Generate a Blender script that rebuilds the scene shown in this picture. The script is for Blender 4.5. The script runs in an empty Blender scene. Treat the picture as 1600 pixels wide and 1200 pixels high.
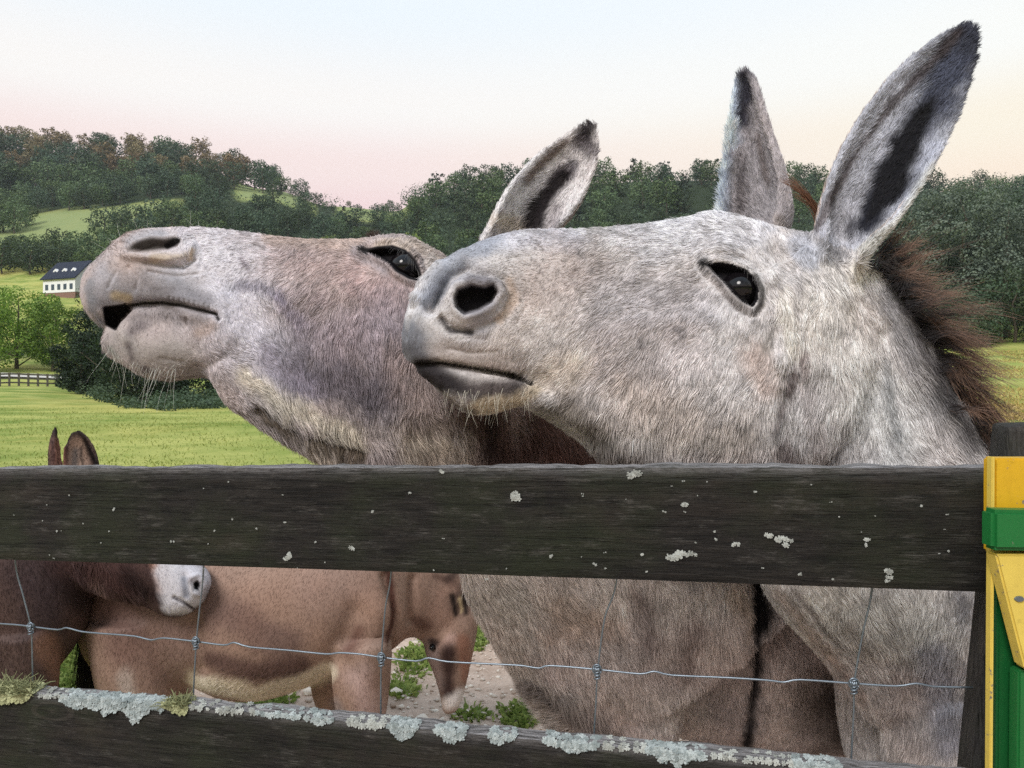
import bpy, bmesh, math, random
import numpy as np
from mathutils import Vector, Matrix

random.seed(7)
rng = np.random.default_rng(11)
SC = bpy.context.scene
COL = SC.collection

# ------------------------------------------------------------------ camera, sky, sun, exposure
H = 1.35                      # camera height
F = 1200.0                    # focal length in photo pixels (photo 1600 x 1200)
cam_d = bpy.data.cameras.new("camera")
cam_d.sensor_width = 36.0
cam_d.lens = 36.0 * F / 1600.0
cam_d.clip_start = 0.05
cam_d.clip_end = 6000
cam = bpy.data.objects.new("camera", cam_d)
COL.objects.link(cam)
cam.location = (0, 0, H)
cam.rotation_euler = (math.radians(90), 0, 0)
SC.camera = cam

def srgb(r, g, b):
    def f(c):
        c /= 255.0
        return c / 12.92 if c <= 0.04045 else ((c + 0.055) / 1.055) ** 2.4
    return np.array([f(r), f(g), f(b)])

SUN_EL, SUN_AZ = math.radians(42), math.radians(-150)     # azimuth from +Y, clockwise seen from above
W = bpy.data.worlds.new("World")
SC.world = W
W.use_nodes = True
nt = W.node_tree
for n in list(nt.nodes):
    nt.nodes.remove(n)
out = nt.nodes.new("ShaderNodeOutputWorld")
add = nt.nodes.new("ShaderNodeAddShader")
bg1 = nt.nodes.new("ShaderNodeBackground")
bg2 = nt.nodes.new("ShaderNodeBackground")
sky = nt.nodes.new("ShaderNodeTexSky")
sky.sky_type = 'NISHITA'
sky.sun_disc = False
sky.sun_elevation = SUN_EL
sky.sun_rotation = SUN_AZ
sky.dust_density = 2.0
nt.links.new(sky.outputs[0], bg1.inputs[0])
bg1.inputs[1].default_value = 0.015
tc = nt.nodes.new("ShaderNodeTexCoord")
sep = nt.nodes.new("ShaderNodeSeparateXYZ")
nt.links.new(tc.outputs["Generated"], sep.inputs[0])
def ramp(stops):
    r = nt.nodes.new("ShaderNodeValToRGB")
    r.color_ramp.interpolation = 'EASE'
    e = r.color_ramp.elements
    while len(e) < len(stops):
        e.new(0.5)
    for el, (p, c) in zip(e, stops):
        el.position = p
        cc = srgb(*c)
        el.color = (cc[0], cc[1], cc[2], 1)
    nt.links.new(sep.outputs[2], r.inputs[0])
    return r
r_pink = ramp([(0.0, (226, 206, 210)), (0.20, (243, 210, 208)), (0.265, (247, 226, 220)), (0.335, (249, 245, 240)), (0.44, (236, 244, 249)), (1.0, (205, 226, 243))])
r_gold = ramp([(0.0, (228, 214, 200)), (0.21, (253, 231, 206)), (0.28, (251, 240, 218)), (0.36, (249, 249, 243)), (0.46, (241, 246, 249)), (1.0, (205, 226, 243))])
mr = nt.nodes.new("ShaderNodeMapRange")
mr.inputs[1].default_value = -0.15
mr.inputs[2].default_value = 0.5
nt.links.new(sep.outputs[0], mr.inputs[0])
mx = nt.nodes.new("ShaderNodeMix")
mx.data_type = 'RGBA'
nt.links.new(mr.outputs[0], mx.inputs[0])
nt.links.new(r_pink.outputs[0], mx.inputs[6])
nt.links.new(r_gold.outputs[0], mx.inputs[7])
nt.links.new(mx.outputs[2], bg2.inputs[0])
bg2.inputs[1].default_value = 1.05
nt.links.new(bg1.outputs[0], add.inputs[0])
nt.links.new(bg2.outputs[0], add.inputs[1])
nt.links.new(add.outputs[0], out.inputs[0])

sl = bpy.data.lights.new("sun", 'SUN')
sl.energy = 3.1
sl.angle = math.radians(24)
sl.color = (1.0, 0.955, 0.91)
sun = bpy.data.objects.new("sun", sl)
COL.objects.link(sun)
sd = Vector((math.sin(SUN_AZ) * math.cos(SUN_EL), math.cos(SUN_AZ) * math.cos(SUN_EL), math.sin(SUN_EL)))
sun.rotation_euler = sd.to_track_quat('Z', 'Y').to_euler()

SC.view_settings.view_transform = 'Standard'
SC.view_settings.look = 'None'
SC.view_settings.exposure = 0.0
SC.view_settings.gamma = 1.0
SC.view_settings.use_curve_mapping = False
SC.cycles.use_denoising = False      # the strands of the coats stay crisp
SC.cycles.max_bounces = 6
SC.cycles.diffuse_bounces = 3
SC.cycles.transparent_max_bounces = 4
SC.cycles_curves.shape = 'RIBBONS'
SC.cycles_curves.subdivisions = 2

# ------------------------------------------------------------------ helpers
def P(px, py, Y):
    """point at depth Y whose place in the photograph is (px, py)"""
    return np.array([(px - 800.0) / F * Y, Y, H - (py - 600.0) / F * Y])

def to_px(V):
    return np.stack([800 + F * V[:, 0] / V[:, 1], 600 - F * (V[:, 2] - H) / V[:, 1]], 1)

_tab = np.random.default_rng(5).random(65536)
def vnoise(p, scale, seed=0):
    """smooth value noise in [0,1], p (n,3) or (n,2)"""
    p = np.asarray(p, float) * scale + seed * 17.31
    if p.shape[1] == 2:
        p = np.concatenate([p, np.zeros((len(p), 1))], 1)
    i = np.floor(p).astype(np.int64)
    f = p - i
    f = f * f * (3 - 2 * f)
    def h(a, b, c):
        return _tab[(a * 73856093 ^ b * 19349663 ^ c * 83492791) & 65535]
    x, y, z = i[:, 0], i[:, 1], i[:, 2]
    fx, fy, fz = f[:, 0], f[:, 1], f[:, 2]
    l = lambda a, b, t: a + (b - a) * t
    return l(l(l(h(x, y, z), h(x+1, y, z), fx), l(h(x, y+1, z), h(x+1, y+1, z), fx), fy),
             l(l(h(x, y, z+1), h(x+1, y, z+1), fx), l(h(x, y+1, z+1), h(x+1, y+1, z+1), fx), fy), fz)

def fbm(p, scale, oct=4, seed=0):
    s, a, t = 0, 1.0, 0
    for k in range(oct):
        s = s + a * vnoise(p, scale * 2 ** k, seed + k * 3)
        t += a
        a *= 0.5
    return s / t

def tag(o, label=None, cat=None, group=None, kind=None):
    if label: o["label"] = label
    if cat: o["category"] = cat
    if group: o["group"] = group
    if kind: o["kind"] = kind
    return o

def empty(name, loc=(0, 0, 0), rz=0):
    o = bpy.data.objects.new(name, None)
    o.empty_display_size = 0.05
    o.location = loc
    o.rotation_euler = (0, 0, rz)
    COL.objects.link(o)
    return o

def link(name, me, mat=None, parent=None, smooth=False):
    o = bpy.data.objects.new(name, me)
    COL.objects.link(o)
    if mat is not None and not me.materials:
        me.materials.append(mat)
    if parent is not None:
        o.parent = parent
        o.matrix_parent_inverse = Matrix.Identity(4)
        # geometry is given in world space: take the parent's place away
        o.matrix_parent_inverse = Matrix.LocRotScale(parent.location, parent.rotation_euler, parent.scale).inverted() if parent.type == 'EMPTY' else Matrix.Identity(4)
    if smooth:
        me.polygons.foreach_set("use_smooth", [True] * len(me.polygons))
    return o

def mesh_np(name, V, faces):
    me = bpy.data.meshes.new(name)
    me.from_pydata([tuple(v) for v in V], [], [tuple(int(i) for i in f) for f in faces])
    me.update()
    return me

def mesh_fast(name, V, Fq):
    """V (n,3), Fq (m,k) uniform polygons"""
    V = np.asarray(V, np.float32); Fq = np.asarray(Fq, np.int32)
    me = bpy.data.meshes.new(name)
    m, k = Fq.shape
    me.vertices.add(len(V)); me.vertices.foreach_set("co", V.ravel())
    me.loops.add(m * k); me.loops.foreach_set("vertex_index", Fq.ravel())
    me.polygons.add(m)
    me.polygons.foreach_set("loop_start", np.arange(0, m * k, k, dtype=np.int32))
    me.update(calc_edges=True)
    me.validate()
    return me

def point_color(me, name, C):
    a = me.attributes.new(name, 'FLOAT_COLOR', 'POINT')
    C = np.concatenate([C, np.ones((len(C), 1))], 1).astype(np.float32)
    a.data.foreach_set("color", C.ravel())

# ------------------------------------------------------------------ materials
def new_mat(name):
    m = bpy.data.materials.new(name)
    m.use_nodes = True
    t = m.node_tree
    b = t.nodes["Principled BSDF"]
    return m, t, b

def nd(t, kind, **kw):
    n = t.nodes.new(kind)
    for k, v in kw.items():
        setattr(n, k, v)
    return n

def mixc(t, fac, a, b, mode='MIX'):
    m = nd(t, "ShaderNodeMix", data_type='RGBA', blend_type=mode)
    for s, v in ((0, fac), (6, a), (7, b)):
        if hasattr(v, "links"):
            t.links.new(v, m.inputs[s])
        elif s == 0:
            m.inputs[0].default_value = v
        else:
            m.inputs[s].default_value = (v[0], v[1], v[2], 1)
    return m.outputs[2]

def noise(t, scale, detail=4, rough=0.55, coord=None, stretch=None):
    if coord is None:
        coord = nd(t, "ShaderNodeTexCoord").outputs["Object"]
    if stretch is not None:
        mp = nd(t, "ShaderNodeMapping")
        mp.inputs["Scale"].default_value = stretch
        t.links.new(coord, mp.inputs[0])
        coord = mp.outputs[0]
    n = nd(t, "ShaderNodeTexNoise")
    n.inputs["Scale"].default_value = scale
    n.inputs["Detail"].default_value = detail
    n.inputs["Roughness"].default_value = rough
    t.links.new(coord, n.inputs[0])
    return n.outputs[0]

def cramp(t, fac, stops):
    r = nd(t, "ShaderNodeValToRGB")
    e = r.color_ramp.elements
    while len(e) < len(stops):
        e.new(0.5)
    for el, (p, c) in zip(e, stops):
        el.position = p
        el.color = (c[0], c[1], c[2], 1) if not np.isscalar(c) else (c, c, c, 1)
    t.links.new(fac, r.inputs[0])
    return r.outputs[0]

def bump(t, b, h, strength, dist):
    n = nd(t, "ShaderNodeBump")
    n.inputs["Strength"].default_value = strength
    n.inputs["Distance"].default_value = dist
    t.links.new(h, n.inputs["Height"])
    t.links.new(n.outputs[0], b.inputs["Normal"])

def simple(name, col, rough=0.6, spec=0.3, var=0.25, scale=30, bmp=0.0, bdist=0.002, metal=0.0):
    m, t, b = new_mat(name)
    n = noise(t, scale)
    c = mixc(t, n, np.array(col) * (1 - var), np.minimum(np.array(col) * (1 + var), 1))
    t.links.new(c, b.inputs["Base Color"])
    b.inputs["Roughness"].default_value = rough
    b.inputs["Specular IOR Level"].default_value = spec
    b.inputs["Metallic"].default_value = metal
    if bmp:
        bump(t, b, noise(t, scale * 3, 6), bmp, bdist)
    return m

# wood: almost black weathered boards with grain, grey worn streaks, green algae
def wood_mat(name, along=(0.9, -0.2, 0)):
    m, t, b = new_mat(name)
    uv = nd(t, "ShaderNodeAttribute", attribute_name="grain").outputs["Vector"]
    g = noise(t, 14, 8, 0.7, uv, (1, 9, 9))
    g2 = noise(t, 60, 6, 0.7, uv, (0.6, 10, 10))
    blot = noise(t, 7, 5, 0.6, uv)
    worn = noise(t, 16, 8, 0.75, uv, (1, 3, 3))
    c = mixc(t, cramp(t, g, [(.3, 0.), (.7, 1.)]), srgb(4, 4, 5), srgb(50, 46, 43))
    c = mixc(t, cramp(t, blot, [(0.44, 0.0), (0.64, 0.6)]), c, srgb(42, 48, 30))
    c = mixc(t, cramp(t, noise(t, 4.5, 6, .7, uv, (1, 3, 3)), [(.52, 0.), (.68, .35)]), c, srgb(66, 57, 50))
    w = cramp(t, worn, [(0.52, 0.0), (0.70, 0.85)])
    gg = cramp(t, g2, [(0.45, 0.0), (0.6, 1.0)])
    ww = nd(t, "ShaderNodeMath", operation='MULTIPLY')
    t.links.new(w, ww.inputs[0]); t.links.new(gg, ww.inputs[1])
    c = mixc(t, ww.outputs[0], c, srgb(104, 100, 96))
    kn = nd(t, 'ShaderNodeTexVoronoi'); kn.inputs['Scale'].default_value = 3.1
    mpk = nd(t, 'ShaderNodeMapping'); mpk.inputs['Scale'].default_value = (.8, 2.2, 2.2); t.links.new(uv, mpk.inputs[0]); t.links.new(mpk.outputs[0], kn.inputs[0])
    kr = nd(t, 'ShaderNodeMath', operation='SINE'); km = nd(t, 'ShaderNodeMath', operation='MULTIPLY'); t.links.new(kn.outputs[0], km.inputs[0]); km.inputs[1].default_value = 90; t.links.new(km.outputs[0], kr.inputs[0])
    kk = nd(t, 'ShaderNodeMath', operation='MULTIPLY'); t.links.new(cramp(t, kn.outputs[0], [(.05, .5), (.16, 0.)]), kk.inputs[0]); t.links.new(cramp(t, kr.outputs[0], [(.2, 0.), (.8, 1.)]), kk.inputs[1])
    c = mixc(t, kk.outputs[0], c, srgb(78, 72, 66))
    # the weathered grey top edge
    top = nd(t, "ShaderNodeAttribute", attribute_name="edge_wear").outputs["Fac"]
    tn = noise(t, 30, 8, 0.8, uv, (1, 8, 8))
    tm = nd(t, "ShaderNodeMath", operation='MULTIPLY')
    t.links.new(top, tm.inputs[0]); t.links.new(cramp(t, tn, [(0.36, 0.05), (0.55, 1.0)]), tm.inputs[1])
    c = mixc(t, tm.outputs[0], c, srgb(150, 148, 150))
    t.links.new(c, b.inputs["Base Color"])
    b.inputs["Roughness"].default_value = 0.78
    b.inputs["Specular IOR Level"].default_value = 0.25
    ck = noise(t, 5, 4, .6, uv, (.35, 14, 14))
    crack = cramp(t, ck, [(.485, 1.), (.5, 0.), (.515, 1.)])
    hs = nd(t, "ShaderNodeMath", operation='ADD')
    t.links.new(g2, hs.inputs[0]); t.links.new(g, hs.inputs[1])
    h2 = nd(t, 'ShaderNodeMath', operation='MULTIPLY_ADD'); t.links.new(crack, h2.inputs[0]); h2.inputs[1].default_value = 1.2; t.links.new(hs.outputs[0], h2.inputs[2])
    bump(t, b, h2.outputs[0], 0.9, 0.004)
    return m
M = {}
M['wood'] = wood_mat("weathered_wood")

def fur_mat(name, attr="hcol", rough=0.55, spec=0.25):
    m, t, b = new_mat(name)
    a = nd(t, "ShaderNodeAttribute", attribute_name=attr).outputs["Color"]
    t.links.new(a, b.inputs["Base Color"])
    b.inputs["Roughness"].default_value = rough
    b.inputs["Specular IOR Level"].default_value = spec
    return m
M['fur'] = fur_mat("fur_strands")
m, t, b = new_mat("animal_coat")
a = nd(t, "ShaderNodeAttribute", attribute_name="coat").outputs["Color"]
n1 = noise(t, 260, 5, 0.7)
n2 = noise(t, 1300, 2, 0.6)
c = mixc(t, 0.55, a, cramp(t, n1, [(0.3, 0.55), (0.7, 1.25)]), 'MULTIPLY')
pv = nd(t, "ShaderNodeTexVoronoi"); pv.inputs["Scale"].default_value = 330; t.links.new(nd(t, "ShaderNodeTexCoord").outputs["Object"], pv.inputs[0])
pn = noise(t, 70, 3, .6)
pm = nd(t, "ShaderNodeMath", operation='MULTIPLY'); t.links.new(cramp(t, pv.outputs[0], [(.14, 1.), (.3, 0.)]), pm.inputs[0]); t.links.new(cramp(t, pn, [(.42, 0.), (.6, .5)]), pm.inputs[1])
c = mixc(t, pm.outputs[0], c, srgb(60, 52, 50))
t.links.new(c, b.inputs["Base Color"])
b.inputs["Roughness"].default_value = 0.7
b.inputs["Specular IOR Level"].default_value = 0.10
hs = nd(t, "ShaderNodeMath", operation='ADD')
t.links.new(n1, hs.inputs[0]); t.links.new(n2, hs.inputs[1])
bump(t, b, hs.outputs[0], 0.6, 0.0012)
M['coat'] = m
m, t, b = new_mat('sleek_coat')
a = nd(t, 'ShaderNodeAttribute', attribute_name='coat').outputs['Color']
c = mixc(t, 0.5, a, cramp(t, noise(t, 120, 4, .6, None, (1, 1, .4)), [(0.3, .82), (0.7, 1.15)]), 'MULTIPLY')
t.links.new(c, b.inputs['Base Color']); b.inputs['Roughness'].default_value = .6; b.inputs['Specular IOR Level'].default_value = .2
M['sleek'] = m

# ------------------------------------------------------------------ lofted animal bodies
def st(top, bot, Y, w, yaw=0.0, n=2.2, k=0.0, Yb=None):
    """section of a body: top and bottom point (photo px at depth Y), half width w in metres, yaw of the side direction in degrees,
    n superellipse exponent, k widens the upper (+) or lower (-) half"""
    a = P(top[0], top[1], Y); c = P(bot[0], bot[1], Yb or Y)
    return (a, c, w, yaw, n, k)

def sm(top, bot, w, yaw=0.0, n=2.2, k=0.0):
    return (np.array(top, float), np.array(bot, float), w, yaw, n, k)

def catmull(A, sub):
    A = np.asarray(A, float)
    E = np.concatenate([[2 * A[0] - A[1]], A, [2 * A[-1] - A[-2]]])
    out = []
    for i in range(1, len(E) - 2):
        p0, p1, p2, p3 = E[i-1], E[i], E[i+1], E[i+2]
        for s in range(sub):
            t = s / sub
            m1 = 0.5 * (p2 - p0) * 0.85; m2 = 0.5 * (p3 - p1) * 0.85
            out.append((2*t**3-3*t**2+1)*p1 + (t**3-2*t**2+t)*m1 + (-2*t**3+3*t**2)*p2 + (t**3-t**2)*m2)
    out.append(E[-2])
    return np.array(out)

def loft(stations, sub=6, M_=48, round0=True, round1=True):
    rows = np.array([np.concatenate([s[0], s[1], [s[2], s[3], s[4], s[5]]]) for s in stations])
    rows = catmull(rows, sub)
    th = np.linspace(0, 2 * np.pi, M_, endpoint=False)
    V = []
    rings = len(rows)
    for j, r in enumerate(rows):
        a, c, w, yaw, n, k = r[:3], r[3:6], max(r[6], 1e-3), r[7], r[8], r[9]
        cen = (a + c) / 2; up = (a - c) / 2
        ya = math.radians(yaw)
        side = np.array([-math.sin(ya), math.cos(ya), 0.0])
        ct, sn = np.cos(th), np.sin(th)
        cu = np.sign(ct) * np.abs(ct) ** (2 / n)
        su = np.sign(sn) * np.abs(sn) ** (2 / n)
        V.append(cen + np.outer(cu, up) + np.outer(su * w * (1 + k * cu), side))
    V = np.concatenate(V)
    Fs = []
    for j in range(rings - 1):
        for i in range(M_):
            i2 = (i + 1) % M_
            Fs.append((j*M_+i, j*M_+i2, (j+1)*M_+i2, (j+1)*M_+i))
    V = np.concatenate([V, [V[:M_].mean(0)], [V[-2*M_:][-M_:].mean(0)]])
    c0, c1 = len(V) - 2, len(V) - 1
    for i in range(M_):
        i2 = (i + 1) % M_
        Fs.append((c0, i2, i))
        Fs.append((c1, (rings-1)*M_+i, (rings-1)*M_+i2))
    return V, Fs

def tube(pts, rad, sub=5, M_=24, flat=None):
    """tapered limb along points (metres); flat = (direction, factor) squashes it"""
    A = catmull(np.array([list(p) + [r] for p, r in zip(pts, rad)]), sub)
    V = []; th = np.linspace(0, 2*np.pi, M_, endpoint=False)
    pr = None
    for j in range(len(A)):
        d = A[min(j+1, len(A)-1), :3] - A[max(j-1, 0), :3]
        d /= np.linalg.norm(d) + 1e-9
        if pr is None:
            ref = np.array([0, 1, 0.]) if abs(d[1]) < 0.9 else np.array([1., 0, 0])
        else:
            ref = pr
        s = ref - d * ref.dot(d); s /= np.linalg.norm(s); pr = s
        u = np.cross(d, s)
        off = A[j, 3] * (np.outer(np.cos(th), u) + np.outer(np.sin(th), s))
        if flat is not None:
            fd = np.array(flat[0], float); fd /= np.linalg.norm(fd)
            off -= np.outer(off.dot(fd) * (1 - flat[1]), fd)
        V.append(A[j, :3] + off)
    n = len(A); V = np.concatenate(V)
    Fs = [(j*M_+i, j*M_+(i+1) % M_, (j+1)*M_+(i+1) % M_, (j+1)*M_+i) for j in range(n-1) for i in range(M_)]
    V = np.concatenate([V, [A[0, :3]], [A[-1, :3]]])
    for i in range(M_):
        Fs.append((len(V)-2, (i+1) % M_, i)); Fs.append((len(V)-1, (n-1)*M_+i, (n-1)*M_+(i+1) % M_))
    return V, Fs

def ear_loft(axis, halfw, depth, opening, th=0.0085, sub=7, M_=17, openness=None, side=None):
    """cupped ear: axis points, half widths, cup depths, opening direction (towards which the cup gapes)"""
    o = np.array(opening, float); o /= np.linalg.norm(o)
    if openness is None: openness = [1.0] * len(axis)
    A = catmull(np.array([list(p) + [w, d, q] for p, w, d, q in zip(axis, halfw, depth, openness)]), sub)
    V = []
    for j in range(len(A)):
        d = A[min(j+1, len(A)-1), :3] - A[max(j-1, 0), :3]; d /= np.linalg.norm(d)
        oo = o - d * o.dot(d); oo /= np.linalg.norm(oo)
        s = np.cross(d, oo)
        w, dep, q = max(A[j, 3], 0.004), A[j, 4], A[j, 5]
        # an arc of 180..300 degrees: q < 1 closes the cup towards a rolled tube
        half = math.pi * (0.5 + 0.36 * (1 - q))
        ph = np.linspace(-half, half, M_)
        outer = A[j, :3] + np.outer(np.sin(ph) * w, s) - np.outer(np.cos(ph) * dep, oo)
        t_ = min(th, w * 0.8)
        inner = A[j, :3] + np.outer(np.sin(ph) * (w - t_ * 0.9), s) - np.outer(np.cos(ph) * max(dep - t_, 0.0015) , oo)
        V.append(np.concatenate([outer, inner[::-1]]))
    R = 2 * M_; n = len(A); V = np.concatenate(V)
    Fs = [(j*R+i, j*R+(i+1) % R, (j+1)*R+(i+1) % R, (j+1)*R+i) for j in range(n-1) for i in range(R)]
    for e in (0, (n-1)*R):
        for i in range(M_-1):
            q = (e+i, e+i+1, e+R-2-i, e+R-1-i)
            Fs.append(q if e else q[::-1])
    return V, Fs

def union(pieces, voxel, name="tmp"):
    V = []; Fs = []; o = 0
    for v, f in pieces:
        V.append(v); Fs += [tuple(i + o for i in q) for q in f]; o += len(v)
    me = mesh_np(name, np.concatenate(V), Fs)
    bm = bmesh.new(); bm.from_mesh(me)
    # every piece faces outward
    bmesh.ops.recalc_face_normals(bm, faces=bm.faces)
    bm.to_mesh(me); bm.free()
    ob = bpy.data.objects.new(name, me); COL.objects.link(ob)
    md = ob.modifiers.new("r", 'REMESH'); md.mode = 'VOXEL'; md.voxel_size = voxel; md.adaptivity = 0
    dg = bpy.context.evaluated_depsgraph_get()
    ev = ob.evaluated_get(dg).to_mesh()
    n = len(ev.vertices); co = np.empty(n * 3, np.float32); ev.vertices.foreach_get("co", co)
    L = np.empty(len(ev.loops), np.int32); ev.loops.foreach_get("vertex_index", L)
    V2 = co.reshape(-1, 3).astype(float); F2 = L.reshape(-1, 4).copy()
    bpy.data.objects.remove(ob); bpy.data.meshes.remove(me)
    return V2, F2

def edges_of(Fq):
    k = Fq.shape[1]
    e = np.concatenate([np.stack([Fq[:, i], Fq[:, (i+1) % k]], 1) for i in range(k)])
    lo = e.min(1).astype(np.int64); hi = e.max(1).astype(np.int64); n = int(hi.max()) + 1
    k_ = np.unique(lo * n + hi)
    return np.stack([k_ // n, k_ % n], 1)

def smooth(V, Fq, it, lam=0.5, mask=None, E=None):
    if E is None: E = edges_of(Fq)
    n = len(V); deg = np.bincount(E.ravel(), minlength=n).astype(float)
    for _ in range(it):
        S = np.zeros_like(V)
        for a in range(3):
            S[:, a] = np.bincount(E[:, 0], V[E[:, 1], a], n) + np.bincount(E[:, 1], V[E[:, 0], a], n)
        D = (S / deg[:, None] - V) * lam
        V = V + (D if mask is None else D * mask[:, None])
    return V

def normals(V, Fq):
    if Fq.shape[1] == 4:
        n = np.cross(V[Fq[:, 2]] - V[Fq[:, 0]], V[Fq[:, 3]] - V[Fq[:, 1]])
    else:
        n = np.cross(V[Fq[:, 1]] - V[Fq[:, 0]], V[Fq[:, 2]] - V[Fq[:, 0]])
    N = np.zeros_like(V)
    for i in range(Fq.shape[1]):
        for a in range(3):
            N[:, a] += np.bincount(Fq[:, i], n[:, a], len(V))
    return N / (np.linalg.norm(N, axis=1, keepdims=True) + 1e-12)

def refine(V, Fq, sel):
    """split the chosen quads into triangles four times finer; the rest become triangles; edges shared so no cracks open"""
    if Fq.shape[1] == 4:
        T = np.concatenate([Fq[:, [0, 1, 2]], Fq[:, [0, 2, 3]]]); s = np.concatenate([sel, sel])
    else:
        T, s = Fq, sel
    # edges of selected triangles get midpoints
    T2 = T[:, [1, 2, 0]]
    key = np.minimum(T, T2).astype(np.int64) * len(V) + np.maximum(T, T2)
    uk = np.unique(key[s])
    pos = np.searchsorted(uk, key); pos[pos >= len(uk)] = 0
    has = uk[pos] == key
    mid = np.where(has, pos + len(V), -1)
    V2 = np.concatenate([V, (V[uk // len(V)] + V[uk % len(V)]) / 2])
    out = []
    c = has.sum(1)
    out.append(T[c == 0])
    a = T[c == 3]; m = mid[c == 3]
    out += [np.stack([a[:, 0], m[:, 0], m[:, 2]], 1), np.stack([m[:, 0], a[:, 1], m[:, 1]], 1),
            np.stack([m[:, 2], m[:, 1], a[:, 2]], 1), np.stack([m[:, 0], m[:, 1], m[:, 2]], 1)]
    for r in range(3):
        q = (c == 1) & has[:, r]
        a = T[q]; m = mid[q][:, r]
        A, B, Cc = a[:, r], a[:, (r+1) % 3], a[:, (r+2) % 3]
        out += [np.stack([A, m, Cc], 1), np.stack([m, B, Cc], 1)]
        q = (c == 2) & ~has[:, r]
        a = T[q]; A, B, Cc = a[:, r], a[:, (r+1) % 3], a[:, (r+2) % 3]
        m1 = mid[q][:, (r+1) % 3]; m2 = mid[q][:, (r+2) % 3]
        out += [np.stack([A, B, m2], 1), np.stack([B, m1, m2], 1), np.stack([m1, Cc, m2], 1)]
    return V2, np.concatenate(out).astype(np.int32)

# ---- things told in photo pixels
def seg_dist(Q, poly, lim=None):
    poly = np.array(poly, float)
    if lim is not None:          # only what lies near the line; the rest is far
        a, b_ = poly.min(0) - lim, poly.max(0) + lim
        m = np.nonzero((Q[:, 0] > a[0]) & (Q[:, 0] < b_[0]) & (Q[:, 1] > a[1]) & (Q[:, 1] < b_[1]))[0]
        D = np.full(len(Q), 1e6)
        if len(m): D[m] = seg_dist(Q[m], poly)
        return D
    if len(poly) == 1:
        return np.hypot(Q[:, 0] - poly[0, 0], Q[:, 1] - poly[0, 1])
    D = np.full(len(Q), 1e9)
    for a, b_ in zip(poly[:-1], poly[1:]):
        ab = b_ - a
        x_, y_ = Q[:, 0] - a[0], Q[:, 1] - a[1]
        t_ = np.clip((x_ * ab[0] + y_ * ab[1]) / (ab @ ab), 0, 1)
        D = np.minimum(D, np.hypot(x_ - t_ * ab[0], y_ - t_ * ab[1]))
    return D

def inside_dist(Q, poly):
    """signed distance to a closed polygon, negative inside"""
    poly = np.array(poly, float)
    a, b_ = poly.min(0) - 60, poly.max(0) + 60
    m = np.nonzero((Q[:, 0] > a[0]) & (Q[:, 0] < b_[0]) & (Q[:, 1] > a[1]) & (Q[:, 1] < b_[1]))[0]
    if len(m) < len(Q) * .9:
        D = np.full(len(Q), 1e4)
        if len(m): D[m] = inside_dist(Q[m], poly)
        return D
    D = seg_dist(Q, list(poly) + [poly[0]])
    ins = np.zeros(len(Q), bool)
    n = len(poly)
    for i in range(n):
        a, b_ = poly[i], poly[(i+1) % n]
        c = ((a[1] > Q[:, 1]) != (b_[1] > Q[:, 1])) & (Q[:, 0] < (b_[0]-a[0]) * (Q[:, 1]-a[1]) / (b_[1]-a[1] + 1e-12) + a[0])
        ins ^= c
    return np.where(ins, -D, D)

def sstep(x, a, b_):
    t_ = np.clip((x - a) / (b_ - a), 0, 1)
    return t_ * t_ * (3 - 2 * t_)

def paint(Q, C, strokes, wob=None):
    """strokes: (points, radius px, colour, opacity, softness)"""
    for s in strokes:
        pts, r, col, op = s[:4]
        soft = s[4] if len(s) > 4 else 0.8
        P_ = np.array(pts, float); lim = r * 2.6 + 4
        m = np.nonzero((Q[:, 0] > P_[:, 0].min() - lim) & (Q[:, 0] < P_[:, 0].max() + lim) & (Q[:, 1] > P_[:, 1].min() - lim) & (Q[:, 1] < P_[:, 1].max() + lim))[0]
        if not len(m): continue
        d = seg_dist(Q[m], pts)
        if wob is not None: d = d + wob[m] * min(r, 40) * 0.9
        a = op * (1 - sstep(d, r * (1 - soft), r * (1 + soft * 0.6)))
        col = srgb(*col)
        C[m] = C[m] * (1 - a[:, None]) + col * a[:, None]
    return C

def field(Q, base, strokes):
    v = np.full(len(Q), float(base))
    for pts, r, val in strokes:
        a = 1 - sstep(seg_dist(Q, pts, r * 1.3), r * 0.3, r * 1.2)
        v = v * (1 - a) + val * a
    return v

def flow(Q, arrows, p=3.0):
    A = np.array(arrows, float)
    D = np.zeros((len(Q), 2)); Wt = np.zeros(len(Q))
    for x, y, dx, dy in A:
        l = math.hypot(dx, dy)
        w = 1.0 / (((Q[:, 0]-x)**2 + (Q[:, 1]-y)**2 + 400) ** (p / 2))
        D[:, 0] += w * dx / l; D[:, 1] += w * dy / l
    return D / (np.linalg.norm(D, axis=1, keepdims=True) + 1e-9)

def curves_obj(name, pts, rad, col, parent, mat):
    """pts (n,k,3), rad (n,k), col (n,3)"""
    n, k = pts.shape[:2]
    cu = bpy.data.hair_curves.new(name)
    cu.add_curves([k] * n)
    cu.attributes["position"].data.foreach_set("vector", np.ascontiguousarray(pts, np.float32).ravel())
    a = cu.attributes.get("radius") or cu.attributes.new("radius", 'FLOAT', 'POINT')
    a.data.foreach_set("value", np.ascontiguousarray(rad, np.float32).ravel())
    a = cu.attributes.new("hcol", 'FLOAT_COLOR', 'CURVE' if col.ndim == 2 else 'POINT')
    a.data.foreach_set("color", np.concatenate([col, np.ones(col.shape[:-1] + (1,))], -1).astype(np.float32).ravel())
    cu.materials.append(mat)
    o = bpy.data.objects.new(name, cu); COL.objects.link(o); o.parent = parent
    if parent.type == 'EMPTY':
        o.matrix_parent_inverse = Matrix.Translation(parent.location).inverted()
    return o

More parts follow.
